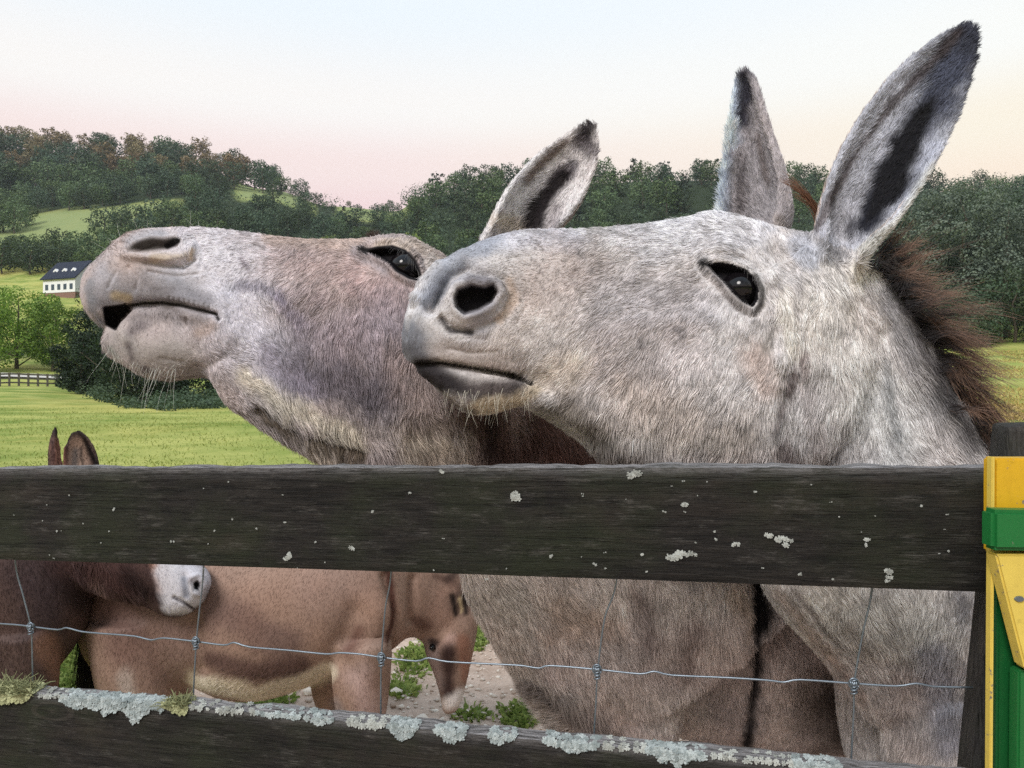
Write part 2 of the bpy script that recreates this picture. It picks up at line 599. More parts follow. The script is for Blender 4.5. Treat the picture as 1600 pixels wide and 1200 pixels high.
def grow_fur(name, parent, V, T, C, arrows, count, length, lenstrokes, radius=0.00030, weight=None, lift=0.22, clump=0.5,
             cell=0.006, jitter=0.28, var=0.22, tipcol=None, seed=1, gravity=0.3, mat=None, flowfix=None, curl=0.0, plain=False, lscale=1.0):
    r = np.random.default_rng(seed)
    N = normals(V, T)
    A = V[T[:, 0]]; B = V[T[:, 1]]; Cc = V[T[:, 2]]
    fn = np.cross(B - A, Cc - A); area = np.linalg.norm(fn, axis=1) / 2
    cen = (A + B + Cc) / 3
    Qc = to_px(cen)
    fnn = fn / (area[:, None] * 2 + 1e-12)
    view = -cen + np.array([0, 0, H]); view /= np.linalg.norm(view, axis=1, keepdims=True)
    face = (fnn * view).sum(1)
    w = area * np.where(face > -0.35, 1.0, 0.12)
    w *= np.where((Qc[:, 0] < -60) | (Qc[:, 0] > 1660) | (Qc[:, 1] > 1260) | (Qc[:, 1] < -40), 0.12, 1.0)
    w /= np.maximum(cen[:, 1], 0.6) ** 1.2
    if weight is not None: w = w * weight(Qc, cen, fnn)
    cs = np.cumsum(w); cs /= cs[-1]
    ti = np.searchsorted(cs, r.random(count))
    ti = np.minimum(ti, len(T) - 1)
    u = r.random(count); v = r.random(count); f = u + v > 1; u[f] = 1-u[f]; v[f] = 1-v[f]
    bw = np.stack([1-u-v, u, v], 1)
    tri = T[ti]
    root = (V[tri] * bw[:, :, None]).sum(1)
    nn = (N[tri] * bw[:, :, None]).sum(1); nn /= np.linalg.norm(nn, axis=1, keepdims=True) + 1e-9
    col = (C[tri] * bw[:, :, None]).sum(1)
    Q = to_px(root)
    L = field(Q, length, lenstrokes) * lscale * (0.7 + 0.6 * r.random(count))
    d2 = flow(Q, arrows)
    # bend the combing direction with low noise: whorls
    ang = (fbm(root, 22, 2, seed) - 0.5) * 1.3 + (vnoise(root, 90, seed+4) - 0.5) * 1.1
    ca, sa = np.cos(ang), np.sin(ang)
    d = np.stack([d2[:, 0]*ca - d2[:, 1]*sa, np.zeros(count), -(d2[:, 0]*sa + d2[:, 1]*ca)], 1)
    if flowfix is not None: d = flowfix(root, nn, Q, d)
    d -= nn * (d * nn).sum(1)[:, None]
    d /= np.linalg.norm(d, axis=1, keepdims=True) + 1e-6
    d += r.normal(0, jitter, (count, 3))
    d += nn * (lift * (0.6 + 0.8 * r.random(count)))[:, None]
    d /= np.linalg.norm(d, axis=1, keepdims=True)
    K = 4
    tt = np.linspace(0, 1, K)
    pts = root[:, None, :] + d[:, None, :] * (L[:, None] * tt)[:, :, None]
    pts = pts - nn[:, None, :] * (L[:, None] * (tt ** 2) * lift * 0.45)[:, :, None]
    pts[:, :, 2] -= L[:, None] * tt ** 2 * gravity * np.clip(L / 0.03, 0, 1.2)[:, None]
    if curl:
        side = np.cross(d, nn)
        ph = vnoise(root, 60, 9) * 12.0
        pts += side[:, None, :] * (np.sin(ph[:, None] + tt[None, :] * 3.2) * tt[None, :] * L[:, None] * curl)[:, :, None]
    # clumps share a tip
    cl = cell * (0.7 + 0.6 * vnoise(root, 25, 3))
    wq = root + (np.stack([vnoise(root, 200, k) for k in range(3)], 1) - 0.5) * cell * 1.2
    ci = np.floor(wq / cell).astype(np.int64)
    key = (ci[:, 0] * 73856093) ^ (ci[:, 1] * 19349663) ^ (ci[:, 2] * 83492791)
    _, inv = np.unique(key, return_inverse=True)
    cnt = np.bincount(inv).astype(float)
    tip = pts[:, -1]
    mean = np.stack([np.bincount(inv, tip[:, a]) / cnt for a in range(3)], 1)
    sh = (mean[inv] - tip) * clump
    mx_ = np.linalg.norm(sh, axis=1); lim = L * 0.5
    sh *= np.minimum(1, lim / (mx_ + 1e-9))[:, None]
    pts += sh[:, None, :] * (tt ** 1.5)[None, :, None]
    cn = _tab[(inv * 2654435761) & 65535]
    g = 1 + (r.random(count) - 0.5) * 2 * var + (cn - 0.5) * 1.7 * var
    if not plain:
        g = np.where(r.random(count) < .06, g * .6, g)
        g = g * (1 + (fbm(root, 34, 3, 77) - .5) * .5)
    g = g * (0.86 + 0.28 * fbm(root, 120, 2, 8))
    col = np.clip(col * g[:, None], 0.003, 0.95)
    rad = radius * (0.75 + 0.5 * r.random(count))[:, None] * np.array([1.0, 0.95, 0.7, 0.2])[None, :] * np.clip(L / 0.010, 0.75, 1.4)[:, None]
    c3 = np.repeat(col[:, None, :], K, 1)
    if tipcol is not None:
        c3 = c3 * (1 + (tipcol - 1) * np.array([0, .3, .7, 1.0]))[None, :, None]
        c3 = np.clip(c3, 0.003, 0.95)
    return curves_obj(name, pts, rad, c3, parent, mat or M['fur'])

# ------------------------------------------------------------------ the land: one sheet to the horizon
YS = np.array([10, 20, 40, 60, 85, 110, 150, 190, 230, 260, 330, 400, 450, 520, 700, 1000, 1800], float)
PXS = np.array([-700, 0, 150, 300, 420, 520, 620, 660, 800, 1100, 1300, 1450, 1600, 2300], float)
PY = np.array([
 # 10   20   40   60   85   110  150  190  230  260  330  400  450  520  700  1000 1800
 [738, 669, 636, 615, 600, 575, 510, 470, 438, 405, 365, 325, 280, 225, 250, 330, 400],   # -700
 [738, 669, 638, 618, 600, 572, 505, 467, 437, 402, 366, 325, 280, 232, 262, 340, 410],   # 0
 [738, 669, 640, 624, 606, 575, 505, 466, 436, 402, 350, 315, 285, 240, 265, 340, 410],   # 150
 [738, 669, 641, 628, 606, 566, 500, 455, 425, 398, 326, 303, 290, 258, 285, 345, 410],   # 300
 [738, 669, 640, 625, 600, 565, 500, 455, 425, 400, 352, 310, 303, 296, 310, 345, 410],   # 420
 [738, 669, 640, 620, 595, 560, 500, 455, 430, 408, 370, 342, 330, 322, 335, 360, 410],   # 520
 [738, 669, 640, 615, 590, 555, 500, 455, 432, 410, 372, 342, 330, 330, 342, 362, 410],   # 620
 [738, 669, 640, 610, 585, 550, 495, 450, 428, 408, 360, 312, 306, 310, 325, 360, 410],   # 660
 [738, 669, 640, 605, 575, 540, 490, 450, 425, 404, 350, 300, 290, 296, 320, 360, 410],   # 800
 [738, 669, 640, 595, 560, 525, 480, 450, 425, 402, 345, 292, 282, 290, 315, 360, 410],   # 1100
 [738, 669, 638, 585, 545, 515, 470, 440, 418, 400, 352, 315, 300, 305, 320, 360, 410],   # 1300
 [738, 669, 636, 578, 538, 512, 470, 440, 418, 398, 350, 306, 300, 303, 320, 360, 410],   # 1450
 [738, 669, 634, 572, 534, 510, 468, 438, 416, 395, 345, 303, 292, 297, 318, 360, 410],   # 1600
 [738, 669, 634, 572, 534, 510, 468, 438, 416, 395, 345, 300, 288, 292, 318, 360, 410],   # 2300
], float)
NEARY = np.array([0, 0.8, 1.4, 2.2, 3.0, 4.0, 6.0, 10.0]); NEARZ = np.array([0, 0, 0.03, 0.09, 0.15, 0.2, 0.21, 0.2])
def ground_z(x, y):
    x = np.atleast_1d(np.asarray(x, float)); y = np.atleast_1d(np.asarray(y, float))
    r = np.hypot(x, y)
    az = np.arctan2(x, y)
    # beyond the sides of the view the land goes on as at its edge
    a = np.where(np.abs(az) > 1.0, np.sign(az) * 1.0, az)
    px = np.clip(800 + F * np.tan(a), -700, 2300)
    Y = np.where(np.abs(az) > 1.0, r * 0.8, y)
    Y = np.maximum(Y, 0.01)
    ly = np.log(np.clip(Y, 10, 1800)); L = np.log(YS)
    py = np.zeros_like(px)
    cols = np.array([np.interp(ly, L, PY[i]) for i in range(len(PXS))])
    ii = np.clip(np.searchsorted(PXS, px) - 1, 0, len(PXS) - 2)
    t_ = (px - PXS[ii]) / (PXS[ii+1] - PXS[ii]); t_ = np.clip(t_, 0, 1); t_ = t_*t_*(3-2*t_)
    k = np.arange(len(px))
    py = cols[ii, k] * (1 - t_) + cols[ii+1, k] * t_
    far = H - (py - 600) / F * np.clip(Y, 10, 1800)
    near = np.interp(Y, NEARY, NEARZ)
    z = np.where(Y < 10, near, far)
    p = np.stack([x, y, x * 0], 1)
    z = z + (fbm(p, 0.35, 3, 2) - 0.5) * np.clip((Y - 3) / 20, 0, 1) * 0.25
    z = z + (fbm(p, 5.0, 3, 4) - 0.5) * 0.05 * np.clip(1.6 - Y / 30, 0, 1)
    return z

m, t, b = new_mat("meadow_and_soil")
obc = nd(t, "ShaderNodeTexCoord").outputs["Object"]
gr = noise(t, 0.22, 6, 0.62, obc)
g2 = noise(t, 2.3, 8, 0.75, obc)
g3 = noise(t, 14, 6, 0.7, obc)
c = mixc(t, cramp(t, gr, [(0.4, 0.0), (0.6, 1.0)]), srgb(112, 132, 60), srgb(168, 170, 98))
big = noise(t, 0.06, 5, .6, obc)
c = mixc(t, cramp(t, big, [(.5, 0.), (.68, .7)]), c, srgb(186, 168, 96))
c = mixc(t, cramp(t, g2, [(0.45, 0.0), (0.75, 0.75)]), c, srgb(122, 138, 66))
c = mixc(t, cramp(t, g3, [(0.5, 0.0), (0.8, 0.5)]), c, srgb(198, 190, 122))
# wooded slopes: leaf litter and undergrowth; a colour attribute says where
zone = nd(t, "ShaderNodeAttribute", attribute_name="zone").outputs["Color"]
sp = nd(t, "ShaderNodeSeparateColor"); t.links.new(zone, sp.inputs[0])
wood_c = mixc(t, g2, srgb(30, 40, 26), srgb(52, 62, 38))
c = mixc(t, sp.outputs[0], c, wood_c)
# pale dry pasture on the hill
c = mixc(t, sp.outputs[2], c, mixc(t, gr, srgb(112, 130, 82), srgb(142, 146, 98)))
# trampled stony soil by the fence
vo = nd(t, "ShaderNodeTexVoronoi"); vo.inputs["Scale"].default_value = 55; t.links.new(obc, vo.inputs[0])
s1 = noise(t, 9, 8, 0.75, obc)
soil = mixc(t, cramp(t, s1, [(0.3, 0.0), (0.7, 1.0)]), srgb(158, 136, 120), srgb(204, 184, 170))
soil = mixc(t, cramp(t, vo.outputs[0], [(0.1, 0.6), (0.32, 0.0)]), soil, srgb(205, 190, 176))
sm_ = nd(t, "ShaderNodeMath", operation='ADD'); t.links.new(sp.outputs[1], sm_.inputs[0])
s2 = noise(t, 3.5, 6, 0.7, obc)
s2b = nd(t, "ShaderNodeMath", operation='MULTIPLY_ADD'); t.links.new(s2, s2b.inputs[0]); s2b.inputs[1].default_value = 1.2; s2b.inputs[2].default_value = -0.6
t.links.new(s2b.outputs[0], sm_.inputs[1])
c = mixc(t, cramp(t, sm_.outputs[0], [(0.42, 0.0), (0.56, 1.0)]), c, soil)
t.links.new(c, b.inputs["Base Color"])
b.inputs["Roughness"].default_value = 0.9
b.inputs["Specular IOR Level"].default_value = 0.1
bump(t, b, g3, 0.6, 0.05)
M['ground'] = m

def build_ground():
    # rings of growing distance, all round the camera
    rr = np.concatenate([[0.0], np.geomspace(0.35, 12, 90), np.geomspace(12, 60, 60)[1:], np.geomspace(60, 3000, 120)[1:]])
    aa = np.concatenate([np.linspace(-math.pi, -0.75, 60, endpoint=False), np.linspace(-0.75, 0.75, 250, endpoint=False), np.linspace(0.75, math.pi, 60, endpoint=False)])
    R, A = np.meshgrid(rr[1:], aa, indexing='ij')
    x = (R * np.sin(A)).ravel(); y = (R * np.cos(A)).ravel()
    z = ground_z(x, y)
    V = np.stack([x, y, z], 1); n = len(aa); m_ = len(rr) - 1
    i, j = np.meshgrid(np.arange(m_ - 1), np.arange(n), indexing='ij')
    a0 = (i * n + j).ravel(); a1 = (i * n + (j + 1) % n).ravel()
    b0 = ((i + 1) * n + j).ravel(); b1 = ((i + 1) * n + (j + 1) % n).ravel()
    Fq = np.stack([a0, b0, b1, a1], 1)
    V = np.concatenate([V, [[0, 0, 0]]])
    tri = np.stack([np.full(n, len(V)-1), np.arange(n), (np.arange(n)+1) % n, (np.arange(n)+1) % n], 1)
    me = bpy.data.meshes.new("ground")
    me.from_pydata(V.tolist(), [], Fq[:, ::-1].tolist() + [[a, c_, b_] for a, b_, c_, _ in tri.tolist()])
    me.update()
    px = np.where(V[:, 1] > 0.01, 800 + F * V[:, 0] / np.maximum(V[:, 1], 0.01), 800)
    Y = V[:, 1]; r = np.hypot(V[:, 0], V[:, 1])
    wood = sstep(np.where(V[:, 1] > 0, V[:, 1], r), 108, 125)
    rr_ = np.where(Y > 0, Y, r)
    # open pasture on the left hillside and the green field behind the house
    past = (sstep(px, -200, -100) * (1 - sstep(px, 250, 300)) * sstep(rr_, 262, 275) * (1 - sstep(rr_, 372, 384)))
    past = np.maximum(past, sstep(px, 360, 380) * (1 - sstep(px, 480, 500)) * sstep(rr_, 385, 400) * (1 - sstep(rr_, 520, 540)))
    past = np.maximum(past, sstep(px, 520, 540) * (1 - sstep(px, 625, 640)) * sstep(rr_, 380, 400) * (1 - sstep(rr_, 700, 900)))
    field_ = (1 - sstep(px, 120, 160)) * sstep(rr_, 118, 135) * (1 - sstep(rr_, 240, 255))
    wood = wood * (1 - np.maximum(past, field_))
    soil = (1 - sstep(Y, 3.3, 4.4)) * sstep(px, 120, 320) * (r < 12)
    soil = np.where(Y < 1.3, 1.1 * (1 - sstep(r, 9, 12)), soil)  # unseen ground round the camera turned to pale soil for warmer bounce light
    point_color(me, "zone", np.stack([wood, soil * 0.85, past], 1))
    return link("ground", me, M['ground'], smooth=True)
tag(build_ground(), kind="structure")

# ------------------------------------------------------------------ leaves, trees
def leaf_mat(name, c1, c2, c3=None):
    m, t, b = new_mat(name)
    at = nd(t, "ShaderNodeAttribute", attribute_name="tint").outputs["Fac"]
    oi = nd(t, "ShaderNodeObjectInfo").outputs["Random"]
    c = mixc(t, at, c1, c2)
    if c3 is not None:
        c = mixc(t, cramp(t, oi, [(0.3, 0.0), (1.0, 0.8)]), c, c3)
    h = nd(t, "ShaderNodeHueSaturation")
    mr_ = nd(t, "ShaderNodeMapRange"); mr_.inputs[3].default_value = 0.7; mr_.inputs[4].default_value = 1.35
    t.links.new(oi, mr_.inputs[0]); t.links.new(mr_.outputs[0], h.inputs["Value"]); t.links.new(c, h.inputs["Color"])
    t.links.new(h.outputs[0], b.inputs["Base Color"])
    b.inputs["Roughness"].default_value = 0.6
    b.inputs["Specular IOR Level"].default_value = 0.25
    tr = nd(t, "ShaderNodeBsdfTranslucent"); t.links.new(h.outputs[0], tr.inputs[0])
    mxs = nd(t, "ShaderNodeMixShader"); mxs.inputs[0].default_value = 0.22
    t.links.new(b.outputs[0], mxs.inputs[1]); t.links.new(tr.outputs[0], mxs.inputs[2])
    t.links.new(mxs.outputs[0], t.nodes["Material Output"].inputs[0])
    return m
M['leaf_dark'] = leaf_mat("leaves_dark_green", srgb(46, 62, 46), srgb(88, 104, 70), srgb(64, 82, 66))
M['leaf_mid'] = leaf_mat("leaves_mid_green", srgb(64, 86, 54), srgb(112, 130, 80), srgb(80, 98, 72))
M['leaf_autumn'] = leaf_mat("leaves_turning_brown", srgb(98, 88, 64), srgb(164, 138, 104), srgb(104, 100, 70))
M['leaf_bright'] = leaf_mat("leaves_bright_green", srgb(70, 104, 34), srgb(136, 164, 66))
M['leaf_yellow'] = leaf_mat("leaves_yellow_green", srgb(124, 146, 66), srgb(172, 184, 98))
M['leaf_deep'] = leaf_mat("leaves_deep_green", srgb(28, 42, 28), srgb(58, 76, 48))
M['leaf_grey'] = leaf_mat("leaves_grey_green", srgb(62, 74, 66), srgb(108, 118, 102))
M['bark'] = simple("bark_grey_brown", srgb(98, 88, 78), 0.9, 0.1, 0.35, 6, 0.5, 0.03)

def leaves(centers, spread, size, r, n, up=0.3, hang=0.0):
    """n small quads spread through ellipsoid lobes; centers (k,3), spread (k,3)"""
    k = len(centers)
    vol = spread.prod(1) ** (2 / 3)
    li = r.choice(k, n, p=vol / vol.sum())
    d = r.normal(size=(n, 3)); d /= np.linalg.norm(d, axis=1, keepdims=True)
    rad = 1 - np.abs(r.normal(0, 0.22, n)); rad = np.clip(rad, 0.05, 1.12)
    # the surface of a lobe is ragged
    rad *= 0.8 + 0.45 * vnoise(d * 2.2 + li[:, None] * 3.1, 1.0)
    c = centers[li] + d * spread[li] * rad[:, None]
    nrm = d * 1.3 + r.normal(0, 0.42, (n, 3)); nrm[:, 2] += up
    nrm /= np.linalg.norm(nrm, axis=1, keepdims=True)
    a = np.cross(nrm, r.normal(size=(n, 3))); a /= np.linalg.norm(a, axis=1, keepdims=True)
    b_ = np.cross(nrm, a)
    s = size * (0.55 + 0.9 * r.random(n))[:, None]
    b_ = b_ * (0.55 + 0.35 * r.random(n))[:, None]
    V = np.stack([c - a*s*.5, c - b_*s*.5 + nrm * s * .1, c + a*s*.5, c + b_*s*.5 + nrm * s * .1], 1).reshape(-1, 3)
    Fq = np.arange(4 * n).reshape(-1, 4)
    tint = np.clip(0.45 + 0.4 * (vnoise(c, 0.9 / max(size * 2, .2)) - 0.5) * 2 + r.normal(0, 0.18, n), 0, 1)
    return V, Fq, np.repeat(tint, 4)

def trunk_mesh(h, r0, r, limbs=6, crown=(0.35, 1.0), spread=0.3, lean=0.03, M_=7):
    Vs, Fs = [], []
    def add_(pts, rad):
        v, f = tube(pts, rad, 2, M_)
        o = sum(len(q) for q in Vs); Vs.append(v); Fs.extend([tuple(i + o for i in q) for q in f])
    tp = np.array([0.0, 0, -0.3])
    pts = [tp]
    for k in range(1, 6):
        pts.append(np.array([r.normal(0, lean*h*k/5), r.normal(0, lean*h*k/5), h * 0.86 * k / 5]))
    add_(pts, [r0*1.25, r0*0.9, r0*0.75, r0*0.55, r0*0.35, r0*0.08])
    tips = []
    for k in range(limbs):
        z = h * (crown[0]*0.75 + (0.75 - crown[0]*0.75) * k / limbs)
        i = min(int(z / (h*0.86) * 5), 4); base = pts[i] + (pts[i+1]-pts[i]) * (z / (h*0.86) * 5 - i)
        a = k * 2.4 + r.random()
        L = h * spread * (1.1 - 0.5 * k / limbs)
        e = base + np.array([math.cos(a)*L, math.sin(a)*L, L * (0.5 + 0.5 * r.random())])
        mid = (base + e) / 2 + np.array([0, 0, -0.08*L])
        rr = r0 * (0.42 - 0.25 * k / limbs)
        add_([base, mid, e], [rr, rr*0.6, rr*0.15]); tips.append(e)
    return np.concatenate(Vs), Fs, np.array(tips)

def tree_meshes(seed, h, width, nleaf, leaf, mat, kind="round", r0=None, crown0=0.25):
    """returns (crown mesh, trunk mesh) with the foot of the trunk at the origin"""
    r = np.random.default_rng(seed)
    r0 = r0 or h * 0.02
    tv, tf, tips = trunk_mesh(h, r0, r, 7, (crown0, 1), 0.26 * width / h * 2)
    k = 13 if nleaf < 2500 else 26
    cz = np.linspace(crown0 + 0.08, 0.9, k) * h
    cs, sp_ = [], []
    for i in range(k):
        f = (cz[i]/h - crown0) / (1 - crown0)
        if kind == "round": ww = width/2 * math.sqrt(max(1 - (2*f-0.85)**2 / 1.4, 0.1))
        elif kind == "cone": ww = width/2 * (1.05 - f) 
        else: ww = width/2 * (0.75 + 0.3*math.sin(f*6))
        a = i * 2.4 + r.random()*0.8; q = ww * (0.45 + 0.35*r.random())
        cs.append([math.cos(a)*q, math.sin(a)*q, cz[i]])
        s = ww * ((0.42 if nleaf < 2500 else 0.26) + 0.22*r.random()); sp_.append([s, s, s*0.8])
    for e in tips:
        cs.append(e); s = width*0.14*(0.8+0.5*r.random()); sp_.append([s, s, s*0.75])
    V, Fq, tint = leaves(np.array(cs), np.array(sp_), leaf, r, nleaf)
    cm = mesh_fast("crown", V, Fq)
    at = cm.attributes.new("tint", 'FLOAT', 'POINT'); at.data.foreach_set("value", tint.astype(np.float32))
    cm.materials.append(mat)
    tm = mesh_np("trunk", tv, tf); tm.materials.append(M['bark'])
    tm.polygons.foreach_set("use_smooth", [True] * len(tm.polygons))
    return cm, tm

def joined(cm, tm):
    """crown and trunk in one mesh for trees only a few pixels high"""
    bm = bmesh.new(); bm.from_mesh(cm)
    lay = bm.verts.layers.float.get("tint")
    n0 = len(bm.faces)
    bm.from_mesh(tm); bm.faces.ensure_lookup_table()
    for f in bm.faces[n0:]:
        f.material_index = 1
    me = bpy.data.meshes.new("tree"); bm.to_mesh(me); bm.free()
    me.materials.append(cm.materials[0]); me.materials.append(tm.materials[0])
    return me

def place_at(px, Y):
    x = (px - 800) / F * Y
    return x, Y, float(ground_z([x], [Y])[0])

# far trees: meshes shared
def variants(mat, seeds, h, w, n, leaf, kind="round"):
    return [joined(*tree_meshes(s, h, w, int(n*1.35), leaf*.85, M[mat], kind, crown0=0.12)) for s in seeds]
VAR = {
 'dark': variants('leaf_dark', [1, 2, 3], 12, 9, 900, 0.75),
 'mid': variants('leaf_mid', [4, 5, 6], 11, 9, 900, 0.75),
 'autumn': variants('leaf_autumn', [7, 8], 12, 8, 900, 0.75),
 'yellow': variants('leaf_yellow', [9], 9, 8, 800, 0.6),
 'cone': variants('leaf_deep', [10, 12], 11, 5.5, 800, 0.6, "cone"),
 'grey': variants('leaf_grey', [13, 14], 15, 9, 1500, 0.6),
}
SHORT = {'dark': 'dark green broadleaf tree ', 'mid': 'mid green rounded tree ', 'autumn': 'brown-tinged tree ', 'yellow': 'yellow-green young tree ', 'cone': 'narrow dark pointed tree ', 'grey': 'grey-green tree '}
tr_rng = np.random.default_rng(21)
TREES = []
WHERE = ['']
def far_tree(px, Y, kind, s=1.0):
    r = tr_rng
    me = VAR[kind][r.integers(len(VAR[kind]))]
    o = bpy.data.objects.new("pine_tree" if kind == 'cone' else "tree", me)
    x, y, z = place_at(px, Y)
    o.location = (x, y, z - 0.3); o.rotation_euler = (0, 0, r.random() * 6.28)
    q = s * (0.85 + 0.35 * r.random()); o.scale = (q * (0.9 + 0.25*r.random()), q, q * (0.9 + 0.2*r.random()))
    COL.objects.link(o)
    w = WHERE[0]
    tag(o, SHORT[kind] + w, "tree", SHORT[kind] + w); TREES.append(o)

def band(n, px0, px1, Y0, Y1, kinds, s=1.0, keep=None):
    """rows of trees over a stretch of slope, jittered so that none stand in one another"""
    rows = max(1, int(round(math.sqrt(n * (Y1 - Y0) / ((px1 - px0) / F * (Y0+Y1)/2 + 1)))))
    per = int(math.ceil(n / rows))
    for i in range(rows):
        Y = Y0 + (Y1 - Y0) * (i + 0.5) / rows
        for j in range(per):
            px = px0 + (px1 - px0) * (j + 0.5 + (0.5 if i % 2 else 0) + tr_rng.uniform(-0.35, 0.35)) / per
            YY = Y + tr_rng.uniform(-0.4, 0.4) * (Y1 - Y0) / rows
            if keep is not None and not keep(px, YY): continue
            ks = kinds(px, YY) if callable(kinds) else kinds
            far_tree(px, YY, ks[tr_rng.integers(len(ks))], s)

def left_kinds(px, Y):
    if Y > 455 and (px < 130 or 150 < px < 230 or 270 < px < 330): return ['autumn', 'autumn', 'dark']
    if Y > 455: return ['dark', 'autumn', 'dark', 'mid']
    return ['mid', 'dark', 'dark', 'mid']
WHERE[0] = 'high on the wooded left hill'
band(78, -30, 430, 415, 540, left_kinds, 1.42, keep=lambda px, Y: not (px > 330 and Y < 455))
WHERE[0] = 'at the foot of the left wood above the pasture'
band(30, -20, 330, 372, 412, ['mid', 'dark'], 1.05, keep=lambda px, Y: not (200 < px < 300 and Y < 385))
for px, Y in [(5, 335), (22, 330), (40, 345), (-15, 330)]: far_tree(px, Y, 'mid', 1.2)
WHERE[0] = 'on the thinning skyline right of the left hill'
for px, Y, k, s in [(440, 470, 'cone', .8), (458, 480, 'dark', .6), (470, 500, 'dark', 1.05), (480, 480, 'dark', .7), (495, 470, 'dark', .7), (508, 455, 'mid', .5),
                    (520, 440, 'dark', .5), (545, 520, 'mid', .35), (590, 440, 'cone', .55), (600, 430, 'mid', .5), (610, 440, 'dark', .6)]:
    far_tree(px, Y, k, s)
WHERE[0] = 'in the belt below the sloping pasture'
band(24, 150, 420, 265, 318, ['mid', 'dark', 'dark'], 0.95)
WHERE[0] = 'in the hollow between the two hills'
band(30, 380, 650, 300, 385, ['dark', 'mid', 'cone', 'dark'], 0.85)
WHERE[0] = "just above the back of the left donkey's nose"
band(14, 340, 640, 230, 290, ['mid', 'yellow', 'dark'], 0.75)
far_tree(350, 180, 'yellow', .95); far_tree(375, 184, 'yellow', .9)
WHERE[0] = 'in the row behind the white house'
band(22, -20, 230, 232, 262, ['mid', 'dark', 'mid'], 0.85)
WHERE[0] = 'on the wooded hill behind the two heads'
band(66, 640, 1290, 330, 450, ['dark', 'mid', 'dark', 'cone', 'mid'], 1.25)
WHERE[0] = "low on the slope behind the left donkey's ear"
band(24, 640, 1110, 240, 320, ['mid', 'dark', 'dark', 'mid'], 0.9)
WHERE[0] = 'on the skyline between the ears of the right donkey'
band(9, 1225, 1310, 395, 445, ['dark'], 0.75)
WHERE[0] = 'on the skyline at the right above the tall trees'
band(14, 1440, 1640, 300, 430, ['dark', 'mid'], 1.0)

# nearer trees: trunk and crown as parts
def near_tree(px, Y, h, w, n, leaf, mat, label, group=None, kind="round", seed=0, name="tree", crown0=0.2, r0=None):
    x, y, z = place_at(px, Y)
    e = empty(name, (x, y, z - 0.1))
    cm, tm = tree_meshes(seed, h, w, n, leaf, M[mat], kind, crown0=crown0, r0=r0)
    for nm, me in (("crown", cm), ("trunk", tm)):
        o = bpy.data.objects.new(nm, me); COL.objects.link(o); o.parent = e
    tag(e, label, "tree", group)
    return e
near_tree(26, 106, 12.0, 10.5, 12000, .26, 'leaf_bright', "bright green leafy tree by the board fence at the left edge", seed=31, crown0=.06)
near_tree(82, 104, 10.0, 7.5, 8000, .25, 'leaf_bright', "smaller bright green tree just right of the leafy tree by the fence", seed=32, crown0=.06)
near_tree(-30, 100, 11, 9, 6000, .26, 'leaf_bright', "bright green tree cut off by the left edge of the picture", seed=30, crown0=.06)
near_tree(163, 76, 9.6, 6.6, 11000, .21, 'leaf_deep', "tall deep green tree under the raised muzzle at left", seed=33, crown0=.03)
near_tree(215, 62, 10.5, 8.5, 13000, .19, 'leaf_deep', "deep green bushy tree below the chin of the left donkey", seed=34, crown0=.02)
near_tree(290, 60, 9.5, 8, 11000, .19, 'leaf_deep', "deep green round tree right of the bushy one below the chin", seed=35, crown0=.02)
near_tree(350, 66, 11, 9, 9000, .20, 'leaf_dark', "dark tree half hidden behind the throat of the left donkey", seed=36, crown0=.02)
near_tree(178, 186, 13, 9, 3000, .6, 'leaf_mid', "mid green tree standing right of the white house", seed=37, crown0=.05)
near_tree(200, 215, 14, 12, 3000, .6, 'leaf_mid', "green tree behind the muzzle right of the white house", seed=38, crown0=.05)
near_tree(128, 70, 6.2, 5, 8000, .2, 'leaf_deep', "low deep green tree at the end of the distant board fence", seed=39, crown0=.02)
near_tree(245, 52, 4.2, 6, 9000, .17, 'leaf_deep', "lowest dark bush-like tree in front of the others under the chin", seed=40, crown0=.02)
GX = [(1398, 98, 17, 11, 'leaf_grey', 41), (1455, 92, 18.5, 11, 'leaf_grey', 42), (1512, 90, 19.5, 11.5, 'leaf_grey', 43), (1572, 92, 18, 11.5, 'leaf_grey', 44),
      (1630, 95, 19, 12, 'leaf_grey', 45), (1425, 112, 20, 12, 'leaf_dark', 46), (1545, 110, 20, 13, 'leaf_dark', 47), (1370, 120, 15, 11, 'leaf_dark', 48), (1600, 112, 20.5, 13, 'leaf_dark', 49)]
GL = ["grey-green tree seen just under the raised ear at right", "tall grey-green tree between ear and mane at right", "tallest grey-green tree above the dark mane tips",
      "grey-green tree above the post near the right edge", "grey-green tree cut off by the right edge", "dark tree behind the grey-green tree beneath the ear",
      "dark tree behind the tall grey-green pair near the right edge", "dark tree behind the base of the near ear", "dark tree behind the grey-green tree at the right edge"]
for (px, Y, h, w, mt, s), l in zip(GX, GL):
    near_tree(px, Y, h, w, 15000, .26, mt, l, seed=s, crown0=.04, name="tree")
near_tree(1585, 84, 8.5, 10, 12000, .22, 'leaf_dark', "low dark tree filling the wood edge above the right meadow", seed=55, crown0=.01)
near_tree(1500, 82, 6.5, 9, 10000, .22, 'leaf_dark', "low dark bush-like tree at the foot of the wood beside the mane tips", seed=56, crown0=.01)
near_tree(1262, 150, 12, 12, 8000, .32, 'leaf_yellow', "yellow-green bushy tree between the two ears of the right donkey", seed=51, crown0=.02)
near_tree(1225, 165, 12, 12, 3000, .5, 'leaf_mid', "green bushy tree left of the yellow-green one between the ears", seed=52, crown0=.02)

